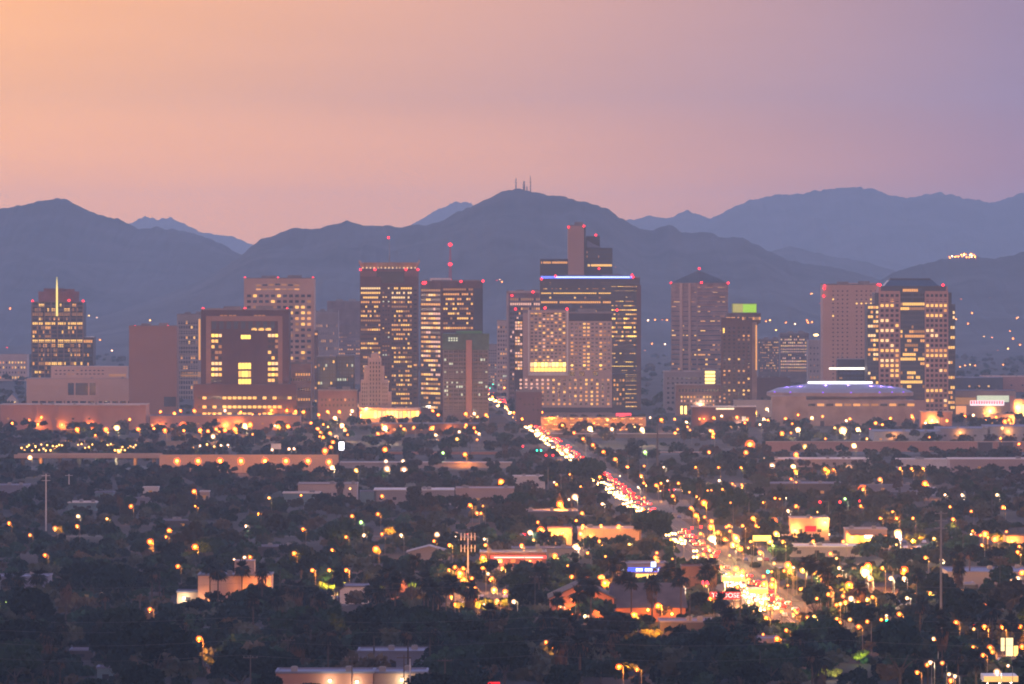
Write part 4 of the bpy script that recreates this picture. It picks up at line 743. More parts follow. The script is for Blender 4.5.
# small signs
font = bpy.data.curves
def sign(nm, label, x0, x1, y0, y1, ybase, mt, txt=None, tm=None, cat='sign', posts=2):
    Y = GY(ybase); o = empty(nm, (PX((x0+x1)/2, Y), Y, 0)); tag(o, label, cat); W = (x1-x0)/2*S(Y); z0, z1 = PZ(y1, Y), PZ(y0, Y)
    MB().box(-W, W, -.25, .25, z0, z1).obj('panel', mt, o)
    for i in range(posts): x = 0 if posts == 1 else (-W*.6+1.2*W*i); MB().tube((x, .4, 0), (x, .4, z0+.3), .14).obj('post', steel, o)
    if txt:
        cu = bpy.data.curves.new('lettering', 'FONT'); cu.body = txt; cu.size = (z1-z0)*.95; cu.align_x = 'CENTER'; cu.align_y = 'CENTER'; cu.extrude = .03
        me_o = bpy.data.objects.new('tmp', cu); COL.objects.link(me_o); dg = bpy.context.evaluated_depsgraph_get(); me = bpy.data.meshes.new_from_object(me_o.evaluated_get(dg)); bpy.data.objects.remove(me_o)
        me.materials.clear(); me.materials.append(tm); q = link('lettering', me, o); q.rotation_euler = (math.pi/2, 0, 0); q.location = (0, -.32, (z0+z1)/2)
    CLEAR.append((x0-1, x1+1, y0-1, y1+1, Y)); return o
redp = emit('sign_panel_red', (1, .01, .015), 1.2); wlet = emit('sign_letters_white', (1, .75, .72), 2.0)
sign('shop_sign', 'red lit roadside sign with white lettering beside the lower avenue', 710, 741, 592, 599, 612, redp, 'TO DOSE', wlet); LAND.append((725, 595, 'the red shop sign'))
sign('shop_sign', 'small red lit sign on the tan corner shop front', 805, 816, 526, 531.5, 541, redp)
sign('shop_sign', 'tilted red sign tip left of the red shop sign', 702, 709, 580.5, 584.5, 606, emit('sign_tip_red', (1, .05, .1), 3), posts=1)
sign('shop_sign', 'bright white pylon sign by the freeway ramp', 339, 344, 442, 450, 462, emit('sign_pylon_white', (.9, .92, 1), 5), posts=1)
sign('shop_sign', 'blue and white sign high above the blue-signed store', 651, 656, 562, 567, 588, emit('sign_pylon_blue', (.5, .7, 1), 3), posts=1)
sign('shop_sign', 'white backlit poster panel, narrow, by the right edge', 1001, 1004.5, 638, 651, 668, emit('poster_white', (1, .74, .36), 1.8), posts=1)
sign('shop_sign', 'wide white backlit poster panel by the right edge', 1006, 1013, 638, 656, 670, emit('poster_white', (1, .74, .36), 1.8))
sign('shop_sign', 'yellow backlit panel beside the wide white poster', 1014, 1018, 646, 656, 671, emit('poster_yellow', (1, .62, .15), 2.5), posts=1)
sign('shop_sign', 'pale billboard above trees left of the freeway ramp', 271, 281, 443.5, 449, 462, wallmat('board_pale', (.6, .5, .5)))
sign('shop_sign', 'yellow lit fascia sign right of the red signals', 753, 771, 535.5, 541, 552, emit('fascia_yellow', (1, .62, .1), 3))
sign('shop_sign', 'dark billboard with red writing at the bottom near palms', 481, 500, 682, 690, 700, redp)
# filling station
def station(label, x0, x1, yt, ybase, st, ph):
    Y = GY(ybase); o = empty('filling_station', (PX((x0+x1)/2, Y), Y, 0)); tag(o, label, 'filling station'); W = (x1-x0)/2*S(Y); z1 = PZ(yt, Y); z0 = z1-1.6; LAND.append(((x0+x1)/2, yt, ph))
    MB().box(-W, W, 0, 12, z0, z1).obj('canopy', white, o); MB().box(-W-.05, W+.05, -.2, -.01, z0+.1, z1-.05).obj('lit_fascia', emit('station_fascia', (1, .56, .16), 1.1), o)
    for i in range(5): x = -W*.8+i*W*.4; MB().box(x-.8, x+.8, 4, 5.4, z0-.12, z0-.01).obj('canopy_lamp', emit('canopy_lamp_white', (1, .8, .45), 16), o); lamp_light(o, (x, 3, z0-.5), WH if i % 2 else AM, 2600)
    for i in range(3):
        x = -W*.7+i*W*.7; MB().tube((x, 6, 0), (x, 6, z0), .2).obj('post', steel, o)
        p = MB().box(x-.5, x+.5, 3, 3.6, .15, 1.9).obj('fuel_pump', white, o); MB().box(x-.35, x+.35, 2.9, 2.98, 1.2, 1.7).obj('pump_screen', KEYS['p'], p)
    FOOT.append((o.location.x-W-4, o.location.x+W+4, Y-6, Y+18)); CLEAR.append((x0, x1, yt, ybase-3, Y))
station('filling station with white-hot lit canopy at the avenue crossing', 722, 745, 577, 598, 7, 'the white-hot filling station')
station('second filling station with amber-white canopy across the avenue crossing', 749, 768, 589, 607, 8, 'the amber filling station')
station('third filling station with glaring canopy at the bottom right corner', 984, 1018, 676, 700, 6, 'the bottom right filling station')
# ------------------------------------------------------------------ street lamps
LENS = {}; LD = {'O': ('amber', (1, .30, .025), 40), 'o': ('amber', (1, .34, .045), 15), 'W': ('white', (1, .74, .38), 30), 'w': ('white', (1, .78, .5), 14), 'y': ('yellow', (1, .66, .16), 13), 'g': ('green', (.5, 1, .4), 16), 'r': ('red', (1, .015, .02), 5), 'c': ('cyan', (.03, 1, .62), 5), 'd': ('dim amber', (1, .45, .12), 5)}
polem = wallmat('lamp_pole_grey', (.17, .15, .145), .2, .5, .6, .4)
def halo_shell(t, col, al):  # see-through glowing shell added round a bulb to imitate lens bloom
    nm = 'halo_shell_%s_%d' % (t, al*100)
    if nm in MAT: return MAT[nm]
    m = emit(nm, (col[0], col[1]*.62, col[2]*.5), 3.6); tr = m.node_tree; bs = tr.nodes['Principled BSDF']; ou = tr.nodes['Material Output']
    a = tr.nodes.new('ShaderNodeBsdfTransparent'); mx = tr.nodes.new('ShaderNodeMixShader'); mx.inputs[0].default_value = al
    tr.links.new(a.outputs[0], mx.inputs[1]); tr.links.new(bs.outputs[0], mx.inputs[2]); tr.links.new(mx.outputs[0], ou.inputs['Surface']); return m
def lamp(px, py, t, r, power, h=9.0, at=None, desc=None, cat='street lamp', grp='street lamps across the valley', nm_='street_lamp'):
    if at: x, y, zg = at
    else: zg = 0; y = GY(py, h); x = PX(px, y)
    nm, col, st = LD[t]; k = (t, round(r, 2), h)
    if k not in LENS:
        side = 1.2; p = MB().tube((side, 0, 0), (side, 0, h*.96), .11, .07).tube((side, 0, h*.95), (0, 0, h+.12), .06, .05, 5); hd = MB().box(-.3, .45, -.2, .2, h+.05, h+.25)
        LENS[k] = (p.mesh('pole', polem), hd.mesh('lamp_head', polem), MB().ball((0, 0, h-r*.7), r*.42, r*.42, 8).ball((0, 0, h-r*.72), r*.8, r*.8, 10, 1).ball((0, 0, h-r*.75), r*1.45, r*1.45, 14, 2).mesh('lens', [emit('lens_'+t, col, st*1.6), halo_shell(t, col, .34), halo_shell(t, col, .12)]))  # small ball is the bulb, two outer balls are its halo shells
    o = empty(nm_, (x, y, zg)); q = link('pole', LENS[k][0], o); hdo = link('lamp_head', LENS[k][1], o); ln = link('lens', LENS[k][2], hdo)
    if power: lamp_light(o, (0, -.2, h-r*1.6-.3), col, power)
    later(o, desc or f'{nm} street lamp on {"tall" if h > 11 else "slim"} pole', cat, px, py, grp); return o
BIG = [(117, 426, 'W', 1.5), (77, 428, 'O', 1), (92, 428, 'O', 1), (106, 428, 'O', 1), (183, 423, 'O', 1.5), (138, 428, 'o', .9), (165, 429, 'o', 1), (200, 429, 'O', .9), (208, 430, 'o', .9), (216, 428, 'o', .9), (225, 429, 'O', .9), (245, 424, 'W', 1.5), (250, 423, 'O', 1.2), (235, 428, 'O', 1), (213, 435, 'w', 1), (119, 450, 'y', .9), (30, 456, 'W', 1.1),
 (177, 459, 'O', 1.25), (198, 459, 'O', 1.25), (220, 459, 'O', 1.3), (241, 459, 'O', 1.3), (265, 459, 'O', 1.3), (286, 459, 'O', 1.3), (308, 459, 'O', 1.25), (329, 460, 'O', 1.2), (332, 466, 'W', 1.1), (385, 426, 'W', 1.6), (385, 448, 'O', 1.1), (356, 469, 'y', .8), (387, 467, 'w', 1.2), (404, 468, 'w', 1.2), (386, 460, 'w', .8), (403, 460, 'w', .8), (443, 452, 'g', .7), (465, 453, 'O', .8), (501, 480, 'O', .9), (269, 497, 'y', .5), (382, 495, 'o', .6), (378, 513, 'o', .55), (352, 515, 'o', .6), (361, 521, 'g', .6), (364, 534, 'w', .55), (382, 533, 'o', .5), (401, 534, 'w', .5), (437, 533, 'w', .75), (456, 533, 'w', .65), (434, 540, 'o', .45), (470, 504, 'O', .6), (477, 512, 'd', .6), (376, 547, 'O', .8), (294, 552, 'O', .5), (332, 549, 'o', .45), (346, 536, 'o', .5), (483, 556, 'O', .75), (460, 571, 'O', 1.0), (464, 578, 'O', .6), (455, 566, 'o', .5), (449, 569, 'o', .4), (494, 588, 'y', .75), (471, 583, 'o', .6), (474, 597, 'o', .6), (475, 587, 'o', .5), (497, 600, 'o', .55), (505, 590, 'o', .55),
 (194, 490, 'O', .75), (131, 505, 'o', .65), (78, 515, 'w', .6), (77, 525, 'o', .5), (9, 522, 'o', .55), (169, 529, 'O', .6), (177, 534, 'w', .5), (150, 540, 'O', .8), (195, 545, 'O', .75), (246, 525, 'w', .4), (45, 554, 'o', .5), (30, 534, 'd', .5), (250, 556, 'o', .5), (166, 536, 'o', .35), (55, 527, 'd', .7), (107, 518, 'y', .4), (199, 637, 'O', .55), (150, 608, 'o', .5), (329, 626, 'O', .55), (6, 598, 'y', .5), (413, 616, 'd', .4),
 (590, 427, 'W', 1.4), (612, 428, 'w', .9), (642, 428, 'W', 1.2), (750, 442, 'O', 1.9), (746, 451, 'o', 1), (645, 451, 'g', .9), (709, 451, 'o', .8), (566, 449, 'W', 1.2), (560, 449, 'o', .8), (575, 495, 'w', 1), (560, 502, 'O', .9), (582, 512, 'o', .6), (541, 528, 'O', .9), (530, 531, 'w', .7), (576, 545, 'W', .9), (555, 554, 'o', .7), (704, 501, 'O', .85), (696, 514, 'O', .7), (753, 517, 'O', .6), (711, 525, 'O', .8), (712, 536, 'W', 1.2), (736, 536, 'y', 1), (733, 543, 'y', .8), (740, 547, 'O', .7), (725, 538, 'o', .6), (718, 531, 'o', .6), (605, 581, 'O', .8), (600, 576, 'o', .5), (658, 604, 'O', .55), (634, 613, 'O', .6), (616, 629, 'O', .5), (676, 583, 'o', .55), (546, 641, 'o', .45), (553, 645, 'o', .45), (619, 665, 'O', .5), (637, 668, 'o', .4), (572, 598, 'd', .4), (561, 605, 'w', .3), (585, 615, 'w', .35),
 (736, 567, 'O', .65), (742, 571, 'O', .65), (764, 582, 'O', .7), (772, 583, 'O', .7), (777, 637, 'O', .5), (788, 563, 'O', .75), (803, 568, 'y', .8), (814, 569, 'y', .85), (822, 575, 'o', .6), (849, 583, 'O', .7), (863, 590, 'O', .6), (867, 598, 'y', .5), (851, 597, 'w', .6), (865, 569, 'W', 1.2), (868, 564, 'O', .8), (870, 577, 'o', .6), (904, 568, 'O', .95), (891, 577, 'w', .55), (904, 577, 'w', .5), (839, 567, 'w', .4), (842, 568, 'w', .4), (944, 580, 'w', .55), (1012, 580, 'w', .55), (1018, 577, 'w', .55), (1022, 571, 'O', .6), (985, 604, 'O', .5), (930, 592, 'o', .4), (907, 597, 'w', .4), (997, 670, 'w', .6), (949, 673, 'w', .35), (955, 675, 'w', .35), (990, 646, 'o', .6), (973, 646, 'o', .35), (1022, 645, 'o', .5),
 (843, 428, 'W', 1.9), (798, 428, 'W', 1.3), (858, 428, 'W', 1.2), (805, 445, 'y', 1.1), (854, 444, 'W', 1.2), (782, 432, 'o', 1), (796, 453, 'O', .9), (772, 464, 'w', 1.1), (793, 465, 'W', 1.0), (849, 466, 'w', 1.1), (795, 470, 'o', .6), (825, 468, 'O', .6), (863, 487, 'O', 1.5), (869, 495, 'O', .8), (880, 478, 'd', .8), (925, 482, 'O', .9), (845, 498, 'g', .5), (796, 505, 'o', .6), (774, 519, 'O', 1), (898, 531, 'W', 1.2), (985, 532, 'O', .8), (995, 537, 'd', .9), (945, 494, 'w', .4), (962, 494, 'w', .5), (997, 494, 'w', .5), (1003, 506, 'o', .6), (953, 518, 'o', .5), (776, 532, 'y', .8), (770, 540, 'y', .8), (941, 559, 'w', .3), (1005, 420, 'o', 1.2), (1019, 443, 'o', .7), (748, 408, 'y', 1.2), (755, 411, 'y', 1.2), (741, 412, 'w', 1), (767, 408, 'w', 1), (735, 405, 'w', 1.2), (272, 449, 'w', .6), (289, 448, 'w', .6), (294, 448, 'w', .6), (325, 449, 'O', 1.2), (333, 441, 'o', .9), (331, 446, 'o', .8), (336, 436, 'w', 1), (342, 424, 'W', 1.2), (335, 417, 'W', 1.2), (330, 432, 'o', .8), (345, 429, 'o', .8), (278, 425, 'O', .9), (288, 425, 'O', .9), (311, 422, 'o', .8), (318, 428, 'o', .8), (356, 404, 'w', 1.5), (432, 427, 'O', .9), (466, 424, 'o', .7), (474, 427, 'o', .7), (404, 428, 'o', .7)]
for (px, py, t, r) in BIG:
    far = py < 440; h = 12.0 if t == 'W' else 9.0
    pw = (.35 if 455 < py < 462 and px < 335 else 1.6 if py < 445 else 2.8 if px > 500 and 465 < py < 625 else 1)*{'O': 6500, 'o': 2400, 'W': 6000, 'w': 1500, 'y': 2200, 'g': 900, 'd': 900}[t]*(1.6 if far else 1)*max(.4, r)
    lamp(px, py, t, r*(1.2 if t == 'O' else .95 if t == 'W' else 1.1), pw, h)
    CLEAR.append((px-2, px+2, py-2, py+2, GY(py, h)))
for i in range(18): lamp(22+i*2.35+random.uniform(-.8, .8), 446+random.uniform(-2.5, 4), 'y', .55, 500 if i % 3 == 0 else 0, 8, desc='small yellow car park lamp', nm_='parking_lamp', grp='car park lamps by the freeway')
for i in range(12): lamp(108+i*2.5+random.uniform(-.8, .8), 445.5+random.uniform(-2, 4.5), 'y', .55, 500 if i % 3 == 0 else 0, 8, desc='small yellow car park lamp', nm_='parking_lamp', grp='car park lamps by the freeway')
for i in range(5): lamp(78+i*3.6, 445+random.uniform(-2, 4), 'y', .5, 400 if i % 2 else 0, 8, desc='small yellow car park lamp', nm_='parking_lamp', grp='car park lamps by the freeway')
for i in range(6): lamp(193+i*7, 445+random.uniform(-2, 3), random.choice('wy'), .6, 400, 8, desc='small pale car park lamp', nm_='parking_lamp', grp='car park lamps by the freeway')
y = 2030                                          # avenue lamps
while y < 6000:
    for s in (-1, 1):
        x = AX(y)+s*11; px, py = scr(x, y, 9)
        lamp(px, py, 'o' if y < 4500 else 'O', .62 if y < 3500 else .8, 4500, 9, at=(x, y+s*9, .14), desc='avenue street lamp at the kerb', grp='lamps along the avenue')
    y += 150 if y < 4000 else 210
for (x0, x1, n, y0, y1) in ((0, 300, 16, 412, 437), (300, 490, 24, 408, 440), (545, 1020, 30, 410, 440), (640, 1020, 50, 465, 600), (560, 800, 38, 470, 560), (700, 830, 22, 545, 615), (760, 905, 34, 590, 634), (890, 1022, 14, 600, 680), (440, 520, 10, 570, 606), (480, 640, 12, 480, 600), (20, 470, 10, 480, 600)):  # randomly scattered lamps, many of them added to warm the middle ground
    for i in range(n):
        px, py = random.uniform(x0, x1), random.uniform(y0, y1); t = random.choice('oooOOwyo'); lamp(px, py, t, random.uniform(.34, .56)*(1.7 if py < 440 else 1), (2600 if px > 540 and 465 < py < 620 else 1200) if i % 2 == 0 else 0, 10, desc=LD[t][0]+' extra lamp', nm_='extra_lamp', grp='extra lamps between the buildings')
for i in range(46):                                # lamps added at the foot of the towers to light their bases
    px = 4+i*11.2+random.uniform(-3, 3) if i < 44 else 0
    if i >= 44: continue
    py = random.uniform(408.5, 414)
    if not 492 < px < 545: lamp(px, py, random.choice('OOOoW'), random.uniform(.8, 1.15), 5000, 9, desc='bright added lamp', nm_='added_base_lamp', grp='lamps added at the foot of the towers')
for i in range(30):  # second row of added lamps lighting the tower bases
    px = 650+i*12.5+random.uniform(-4, 4); lamp(px, random.uniform(410, 423), random.choice('OOoWw'), random.uniform(.7, 1.1), 4500 if i % 2 else 0, 9, desc='bright added lamp', nm_='added_base_lamp', grp='lamps added at the foot of the towers')
for i in range(16):                                # lodge lights on the far hill
    px, py = random.gauss(962, 9), random.uniform(256.8, 259.5); at = hit(px, py)
    if at: lamp(px, py, random.choice('OOoW'), random.uniform(1.1, 1.8), 0, 6, at=(at[0], at[1], at[2]-3), desc='amber lodge lamp on the far hill', nm_='distant_lamp', grp='lamps on the far slopes')
for (px, py) in [(10, 309), (89, 317), (97, 318), (7, 348), (3, 360), (22, 365), (150, 322), (615, 268), (648, 322), (655, 320), (662, 321), (667, 322), (812, 294), (811, 295), (820, 305), (807, 322), (812, 323), (770, 322), (786, 324), (795, 325), (808, 324), (766, 323), (962, 256), (955, 257), (966, 255), (970, 256.5), (974, 256), (950, 258), (959, 255.5), (964, 257.5), (972, 258), (961, 300), (956, 320), (968, 324), (972, 314), (990, 299), (1018, 318), (1010, 332), (1013, 342), (1008, 350), (1017, 318.5), (984, 337), (992, 338), (998, 352), (1020, 345), (965, 366), (970, 365), (975, 366), (960, 367), (1003, 365), (880, 345), (640, 338), (652, 344), (665, 346), (645, 352), (700, 340), (770, 345), (776, 331), (795, 340), (100, 340), (112, 352), (65, 350), (497, 283), (502, 284), (500, 282.5)]:
    at = hit(px, py)
    if at: lamp(px, py, 'r' if (px, py) in ((820, 305), (7, 348), (497, 283)) else random.choice('ooowy'), 1.35*at[1]/9000, 0, 8, at=(at[0], at[1], at[2]-7), desc='far twinkling lamp', grp='lamps on the far slopes', nm_='distant_lamp')
# ------------------------------------------------------------------ traffic signals
def signal(px, py, t, h=6.5):
    y = GY(py, h); x = PX(px, y); o = empty('traffic_signal', (x, y, 0)); later(o, f'{LD[t][0].replace("cyan","green")} traffic signal hanging from mast arm', 'traffic signal', px, py, 'traffic signals on the roads')
    MB().tube((4, 0, 0), (4, 0, 7.4), .16, .11).obj('pole', polem, o); MB().tube((4, 0, 7.1), (-.6, 0, 7.5), .09, .07, 5).obj('mast_arm', polem, o)
    hd = MB().box(-.24, .24, .02, .4, 5.9, 7.3).obj('signal_head', dkgrey, o)
    for i, c in enumerate('rdc'): MB().ball((0, 0, 6.95-.36*i), .55 if c == t else .14).obj('lens', emit('lens_'+c, LD[c][1], LD[c][2]) if c == t else dkgrey, hd)
    CLEAR.append((px-2, px+2, py-2, py+2, y))
for q in ((701, 528, 'r'), (692, 529, 'r'), (805, 594, 'r'), (820, 503, 'r'), (840, 503, 'r'), (860, 502, 'r'), (857, 612, 'c'), (768, 571, 'c'), (537, 450, 'c'), (541, 450, 'c'), (546, 456, 'r'), (553, 456, 'r'), (887, 620, 'c'), (870, 430, 'r'), (493, 384, 'c'), (490, 388, 'c'), (505, 402, 'r'), (523, 447, 'r'), (488, 381, 'c')): signal(*q)
# ------------------------------------------------------------------ cars
hl_m = emit('headlight_white', (1, .56, .17), 24); tl_m = emit('taillight_red', (1, .008, .004), 6)
carp = [wallmat('car_'+n, c, .05, 1, .3, .5) for n, c in (('silver', (.4, .4, .42)), ('black', (.02, .02, .025)), ('white', (.7, .7, .7)), ('red', (.3, .03, .03)), ('blue', (.05, .08, .2)))]
PROF = [(-2.2, .35), (2.2, .35), (2.25, .75), (1.3, .92), (.7, 1.4), (-1.0, 1.42), (-1.7, .98), (-2.25, .9)]
def car_meshes(pm, wide):
    b = MB(); n = len(PROF); w2 = wide/2
    for s in (-1, 1):
        for (y, z) in PROF: b.v.append((s*w2*(.84 if z > 1.2 else 1), y, z))
    for i in range(n): b.f.append((i, (i+1) % n, n+(i+1) % n, n+i)); b.m.append(0)
    b.f += [tuple(range(n-1, -1, -1)), tuple(range(n, 2*n))]; b.m += [0, 0]
    return b
CARM = {}
for i, pm in enumerate(carp): CARM[i] = car_meshes(pm, 1.8).mesh('body', pm)
wheelM = MB().tube((-.11, 0, 0), (.11, 0, 0), .33, .33, 12).mesh('wheel', wallmat('tyre', (.02, .02, .02)))
glassM = MB().hexa([(-.8, 1.22, .98), (.8, 1.22, .98), (.8, -1.6, 1.02), (-.8, -1.6, 1.02), (-.7, .73, 1.36), (.7, .73, 1.36), (.7, -.95, 1.38), (-.7, -.95, 1.38)]).mesh('glazing', KEYS['g']); 
glassM2 = MB().hexa([(-.84, 1.1, .97), (.84, 1.1, .97), (.84, -1.5, 1.0), (-.84, -1.5, 1.0), (-.775, .66, 1.33), (.775, .66, 1.33), (.775, -.9, 1.34), (-.775, -.9, 1.34)]).mesh('glazing', KEYS['g'])
headM = MB().ball((0, 0, 0), .4).mesh('headlight', hl_m); tailM = MB().ball((0, 0, 0), .38).mesh('taillight', tl_m)
cn = ['silver', 'black', 'white', 'red', 'blue']
farM = {}
def car(x, y, rz, grp, where):
    i = random.randrange(5); px, py = scr(x, y, .7); toward = math.cos(rz) < 0
    if y > 3300:
        k = (i, toward)
        if k not in farM:
            b = car_meshes(None, 1.8)
            for s in (-1, 1): b.ball((s*.6, 2.22, .68), .42, n=6, mi=1); b.ball((s*.6, -2.2, .8), .42, n=6, mi=2)
            farM[k] = b.mesh('car', [carp[i], hl_m, tl_m])
        o = link('car', farM[k]); o.location = (x, y, .02)
    else:
        o = empty('car', (x, y, .02)); link('body', CARM[i], o); link('glazing', glassM2, o)
        for s in (-1, 1):
            for yy in (-1.35, 1.35): q = link('wheel', wheelM, o); q.location = (s*.82, yy, .33)
            q = link('headlight', headM, o); q.location = (s*.62, 2.2, .66); q = link('taillight', tailM, o); q.location = (s*.6, -2.24, .82)
    o.rotation_euler = (0, 0, rz); later(o, f'{"oncoming" if toward else "departing"} {cn[i]} car, {where}', 'car', px, py, grp)
for li, (x0, x1, y0, y1) in enumerate(LB):
    n = int((x1-x0)/2.8)
    for i in random.sample(range(n), min(n, 5)):
        yy = random.choice((y0+6.5, (y0+y1)/2+2.5)); x = x0+1.9+i*2.8; k = random.randrange(5); px, py = scr(x, yy, 1)
        o = empty('added_lot_car', (x, yy, .04)); link('body', CARM[k], o); link('glazing', glassM2, o)
        for sd in (-1, 1):
            for w_ in (-1.35, 1.35): q = link('wheel', wheelM, o); q.location = (sd*.82, w_, .33)
        o.rotation_euler = (0, 0, random.choice((0, math.pi))); later(o, f'added parked {cn[k]} car', 'car', px, py, 'cars in the added lots')
    if True:
        for i in range(3):  # lamps added over each lot for their orange pools of light
            x = x0+(x1-x0)*(i+.5)/3; yy = y1-2; px, py = scr(x, yy, 9); lamp(px, py, 'o', .5, 3600, 9, at=(x, yy, 0), desc='added amber lot lamp', nm_='added_lot_lamp', grp='lamps added over the lots')
yaw = math.atan(SL)
for lane in (-5.4, -2, 2, 5.4):
    y = 2005+random.uniform(0, 30)
    while y < 6300:
        px, py = scr(AX(y), y, 0)
        dens = .78 if (2080 < y < 2330 or 2520 < y < 2760 or 2960 < y < 3560) else .07
        if y > 3850: dens = .5 if y < 5000 else .3
        if lane > 0 and y < 3700: dens *= .9
        if random.random() < dens: car(AX(y)+lane+random.uniform(-1.1, 1.1), y, (math.pi if lane < 0 else 0)-yaw*(1), 'cars on the avenue', 'outer lane' if abs(lane) > 4 else 'inner lane')
        y += (random.uniform(7, 17) if random.random() < .8 else random.uniform(25, 60)) if y < 3700 else random.uniform(20, 42)
for Yc in CROSS[:4]:
    for i in range(7): s = random.choice((-1, 1)); car(AX(Yc)+random.choice((-1, 1))*random.uniform(20, 130), Yc+s*2.5, -s*math.pi/2, 'cars on the side roads', 'side road')
# ------------------------------------------------------------------ poles, pylons, masts
wood = wallmat('weathered_pole', (.10, .075, .062), .25, .4)
def upole(px, ytop, ybase, label, mt=wood, r=.16, arms=1, name='utility_pole'):
    Y = GY(ybase); o = empty(name, (PX(px, Y), Y, 0)); tag(o, label, 'utility pole'); h = PZ(ytop, Y)
    MB().tube((0, 0, 0), (0, 0, h), r, r*.6, 8).obj('pole', mt, o)
    for i in range(arms):
        z = h-.8-i*2.2; a = MB().box(-1.9, 1.9, -.32, -.2, z, z+.2).obj('crossarm', mt, o)
        for s in (-1.7, -.6, .6, 1.7): MB().tube((s, -.26, z+.2), (s, -.26, z+.5), .09, .06, 5).obj('insulator', steel, a)
    FOOT.append((o.location.x-1, o.location.x+1, Y-1, Y+1)); return o, h
upole(46, 474, 531, 'tall pale steel pylon pole with mid crossarms at the left', white, .38, 2); upole(69, 474, 500, 'shorter pale steel pole right of the tall pylon pole', white, .35, 1)
upole(941, 511, 658, 'very tall dark grey steel power pole at the right', steel, .40, 3); upole(657.5, 421, 480, 'tall dark pole rising before amber parking deck', dkgrey, .7, 0); upole(140, 594, 640, 'brown wooden pole among dark trees at the left', wood, .35, 1)
PL = [upole(250.5, 655, 712, 'grey wooden pole with crossarm near the bottom left', wood, .2, 1), upole(352, 655, 715, 'weathered pole over the cream shop roof', wood, .2, 1), upole(404, 655, 714, 'wooden pole right of the weathered pole', wood, .2, 1), upole(410, 659, 712, 'pale steel pole just beside cream shop', white, .2, 0), upole(445, 658, 712, 'wooden pole in dark shrubs right of cream shop', wood, .2, 1), upole(288, 638, 690, 'slim wooden pole over dark scrub', wood, .14, 1), upole(740, 592, 640, 'dark pole beside the red shop sign', dkgrey, .2, 1), upole(535, 575, 640, 'slim dark pole left of rust gabled hall', dkgrey, .14, 1), upole(760, 650, 700, 'slim pole at the foot of the avenue', dkgrey, .12, 0), upole(690, 575, 640, 'slim dark pole behind grey-blue flat shed', dkgrey, .14, 1), upole(1000, 556, 610, 'slim pole left of twin white lamps', dkgrey, .14, 1), upole(963, 523, 570, 'thin pole right of the very tall power pole', dkgrey, .14, 1), upole(992, 478, 530, 'far thin power pole on the right', dkgrey, .2, 2), upole(280, 571, 600, 'thin pole beside floodlit hedge', dkgrey, .14, 0), upole(586, 425, 470, 'pale thin pole left of tall dark pole', steel, .25, 0)]
for (px, py) in ((561, 475), (628, 455), (606, 460), (640, 462), (548, 467), (570, 470)): upole(px, py, py+26, None, steel, .16, 0); o = [q for q in bpy.data.objects if q.name.startswith('utility_pole')][-1]
for o in bpy.data.objects:
    if o.name.startswith('utility_pole') and 'label' not in o: px, py = scr(o.location.x, o.location.y, 8); later(o, 'bare thin steel pole by the road', 'utility pole', px, py, 'thin steel poles beside the avenue')
# power lines
wirem = wallmat('wire', (.12, .11, .115))
for k, (yb, yt) in enumerate(((648, 583), (672, 617), (684, 627), (700, 640), (718, 655))):
    Y = GY(yb); z = PZ(yt, Y); mb = MB(); prev = None
    for i in range(41):
        x = PX(-60+i*30, Y); q = (x, Y, z-1.6*math.sin(math.pi*((i % 10)/10))); 
        if prev: mb.tube(prev, q, .035, .035, 3, caps=False)
        prev = q
    o = mb.obj('power_line', wirem); tag(o, ['faint overhead wire crossing the trees, topmost one', 'faint overhead wire crossing the trees, second from top', 'faint overhead wire crossing the trees, middle one', 'faint overhead wire crossing the trees, second from bottom', 'faint overhead wire over the cream shop, bottommost one'][k], 'power line', 'overhead wires above the dark trees')
# cell mast
Y = GY(590); o = empty('cell_mast', (PX(468, Y), Y, 0)); tag(o, 'tall cell mast with frame of white antenna panels', 'mast'); h = PZ(533, Y); LAND.append((468, 545, 'the cell mast'))
MB().tube((0, 0, 0), (0, 0, h), .35, .2, 8).obj('pole', white, o); MB().box(-2.6, 2.6, -.6, -.5, h-1.6, h-1.4).box(-2.6, 2.6, -.6, -.5, h-5.6, h-5.4).obj('frame', steel, o)
for z in (h-2.6, h-6.8):
    for x in (-2.5, -1.2, 1.2, 2.5): MB().box(x-.16, x+.16, -.85, -.62, z, z+2.6).obj('antenna_panel', white, o)
CLEAR.append((463, 474, 533, 572, Y))
# summit antennas
for (px, yt, r, lb) in ((516, 178, 2.2, 'slim antenna mast, leftmost on the summit'), (524, 181, 4.0, 'short thick antenna tower on the summit centre'), (530.5, 176, 2.0, 'tallest thin antenna mast on the summit'), (527, 186, 2.0, 'stub antenna low on the summit')):
    Y = 11000; x = PX(px, Y); z0 = terrain(x, Y)-3; o = empty('antenna_mast', (x, Y, z0)); tag(o, lb, 'antenna'); h = PZ(yt, Y)-z0
    MB().tube((0, 0, 0), (0, 0, h), r*.5, r*.25, 5).obj('mast', dkgrey, o); MB().tube((-r, 0, h*.35), (r, 0, h*.35), .5, .5, 4).tube((-r, 0, h*.6), (r, 0, h*.6), .5, .5, 4).tube((-r*.8, 0, h*.85), (r*.8, 0, h*.85), .4, .4, 4).obj('crossarm', dkgrey, o)
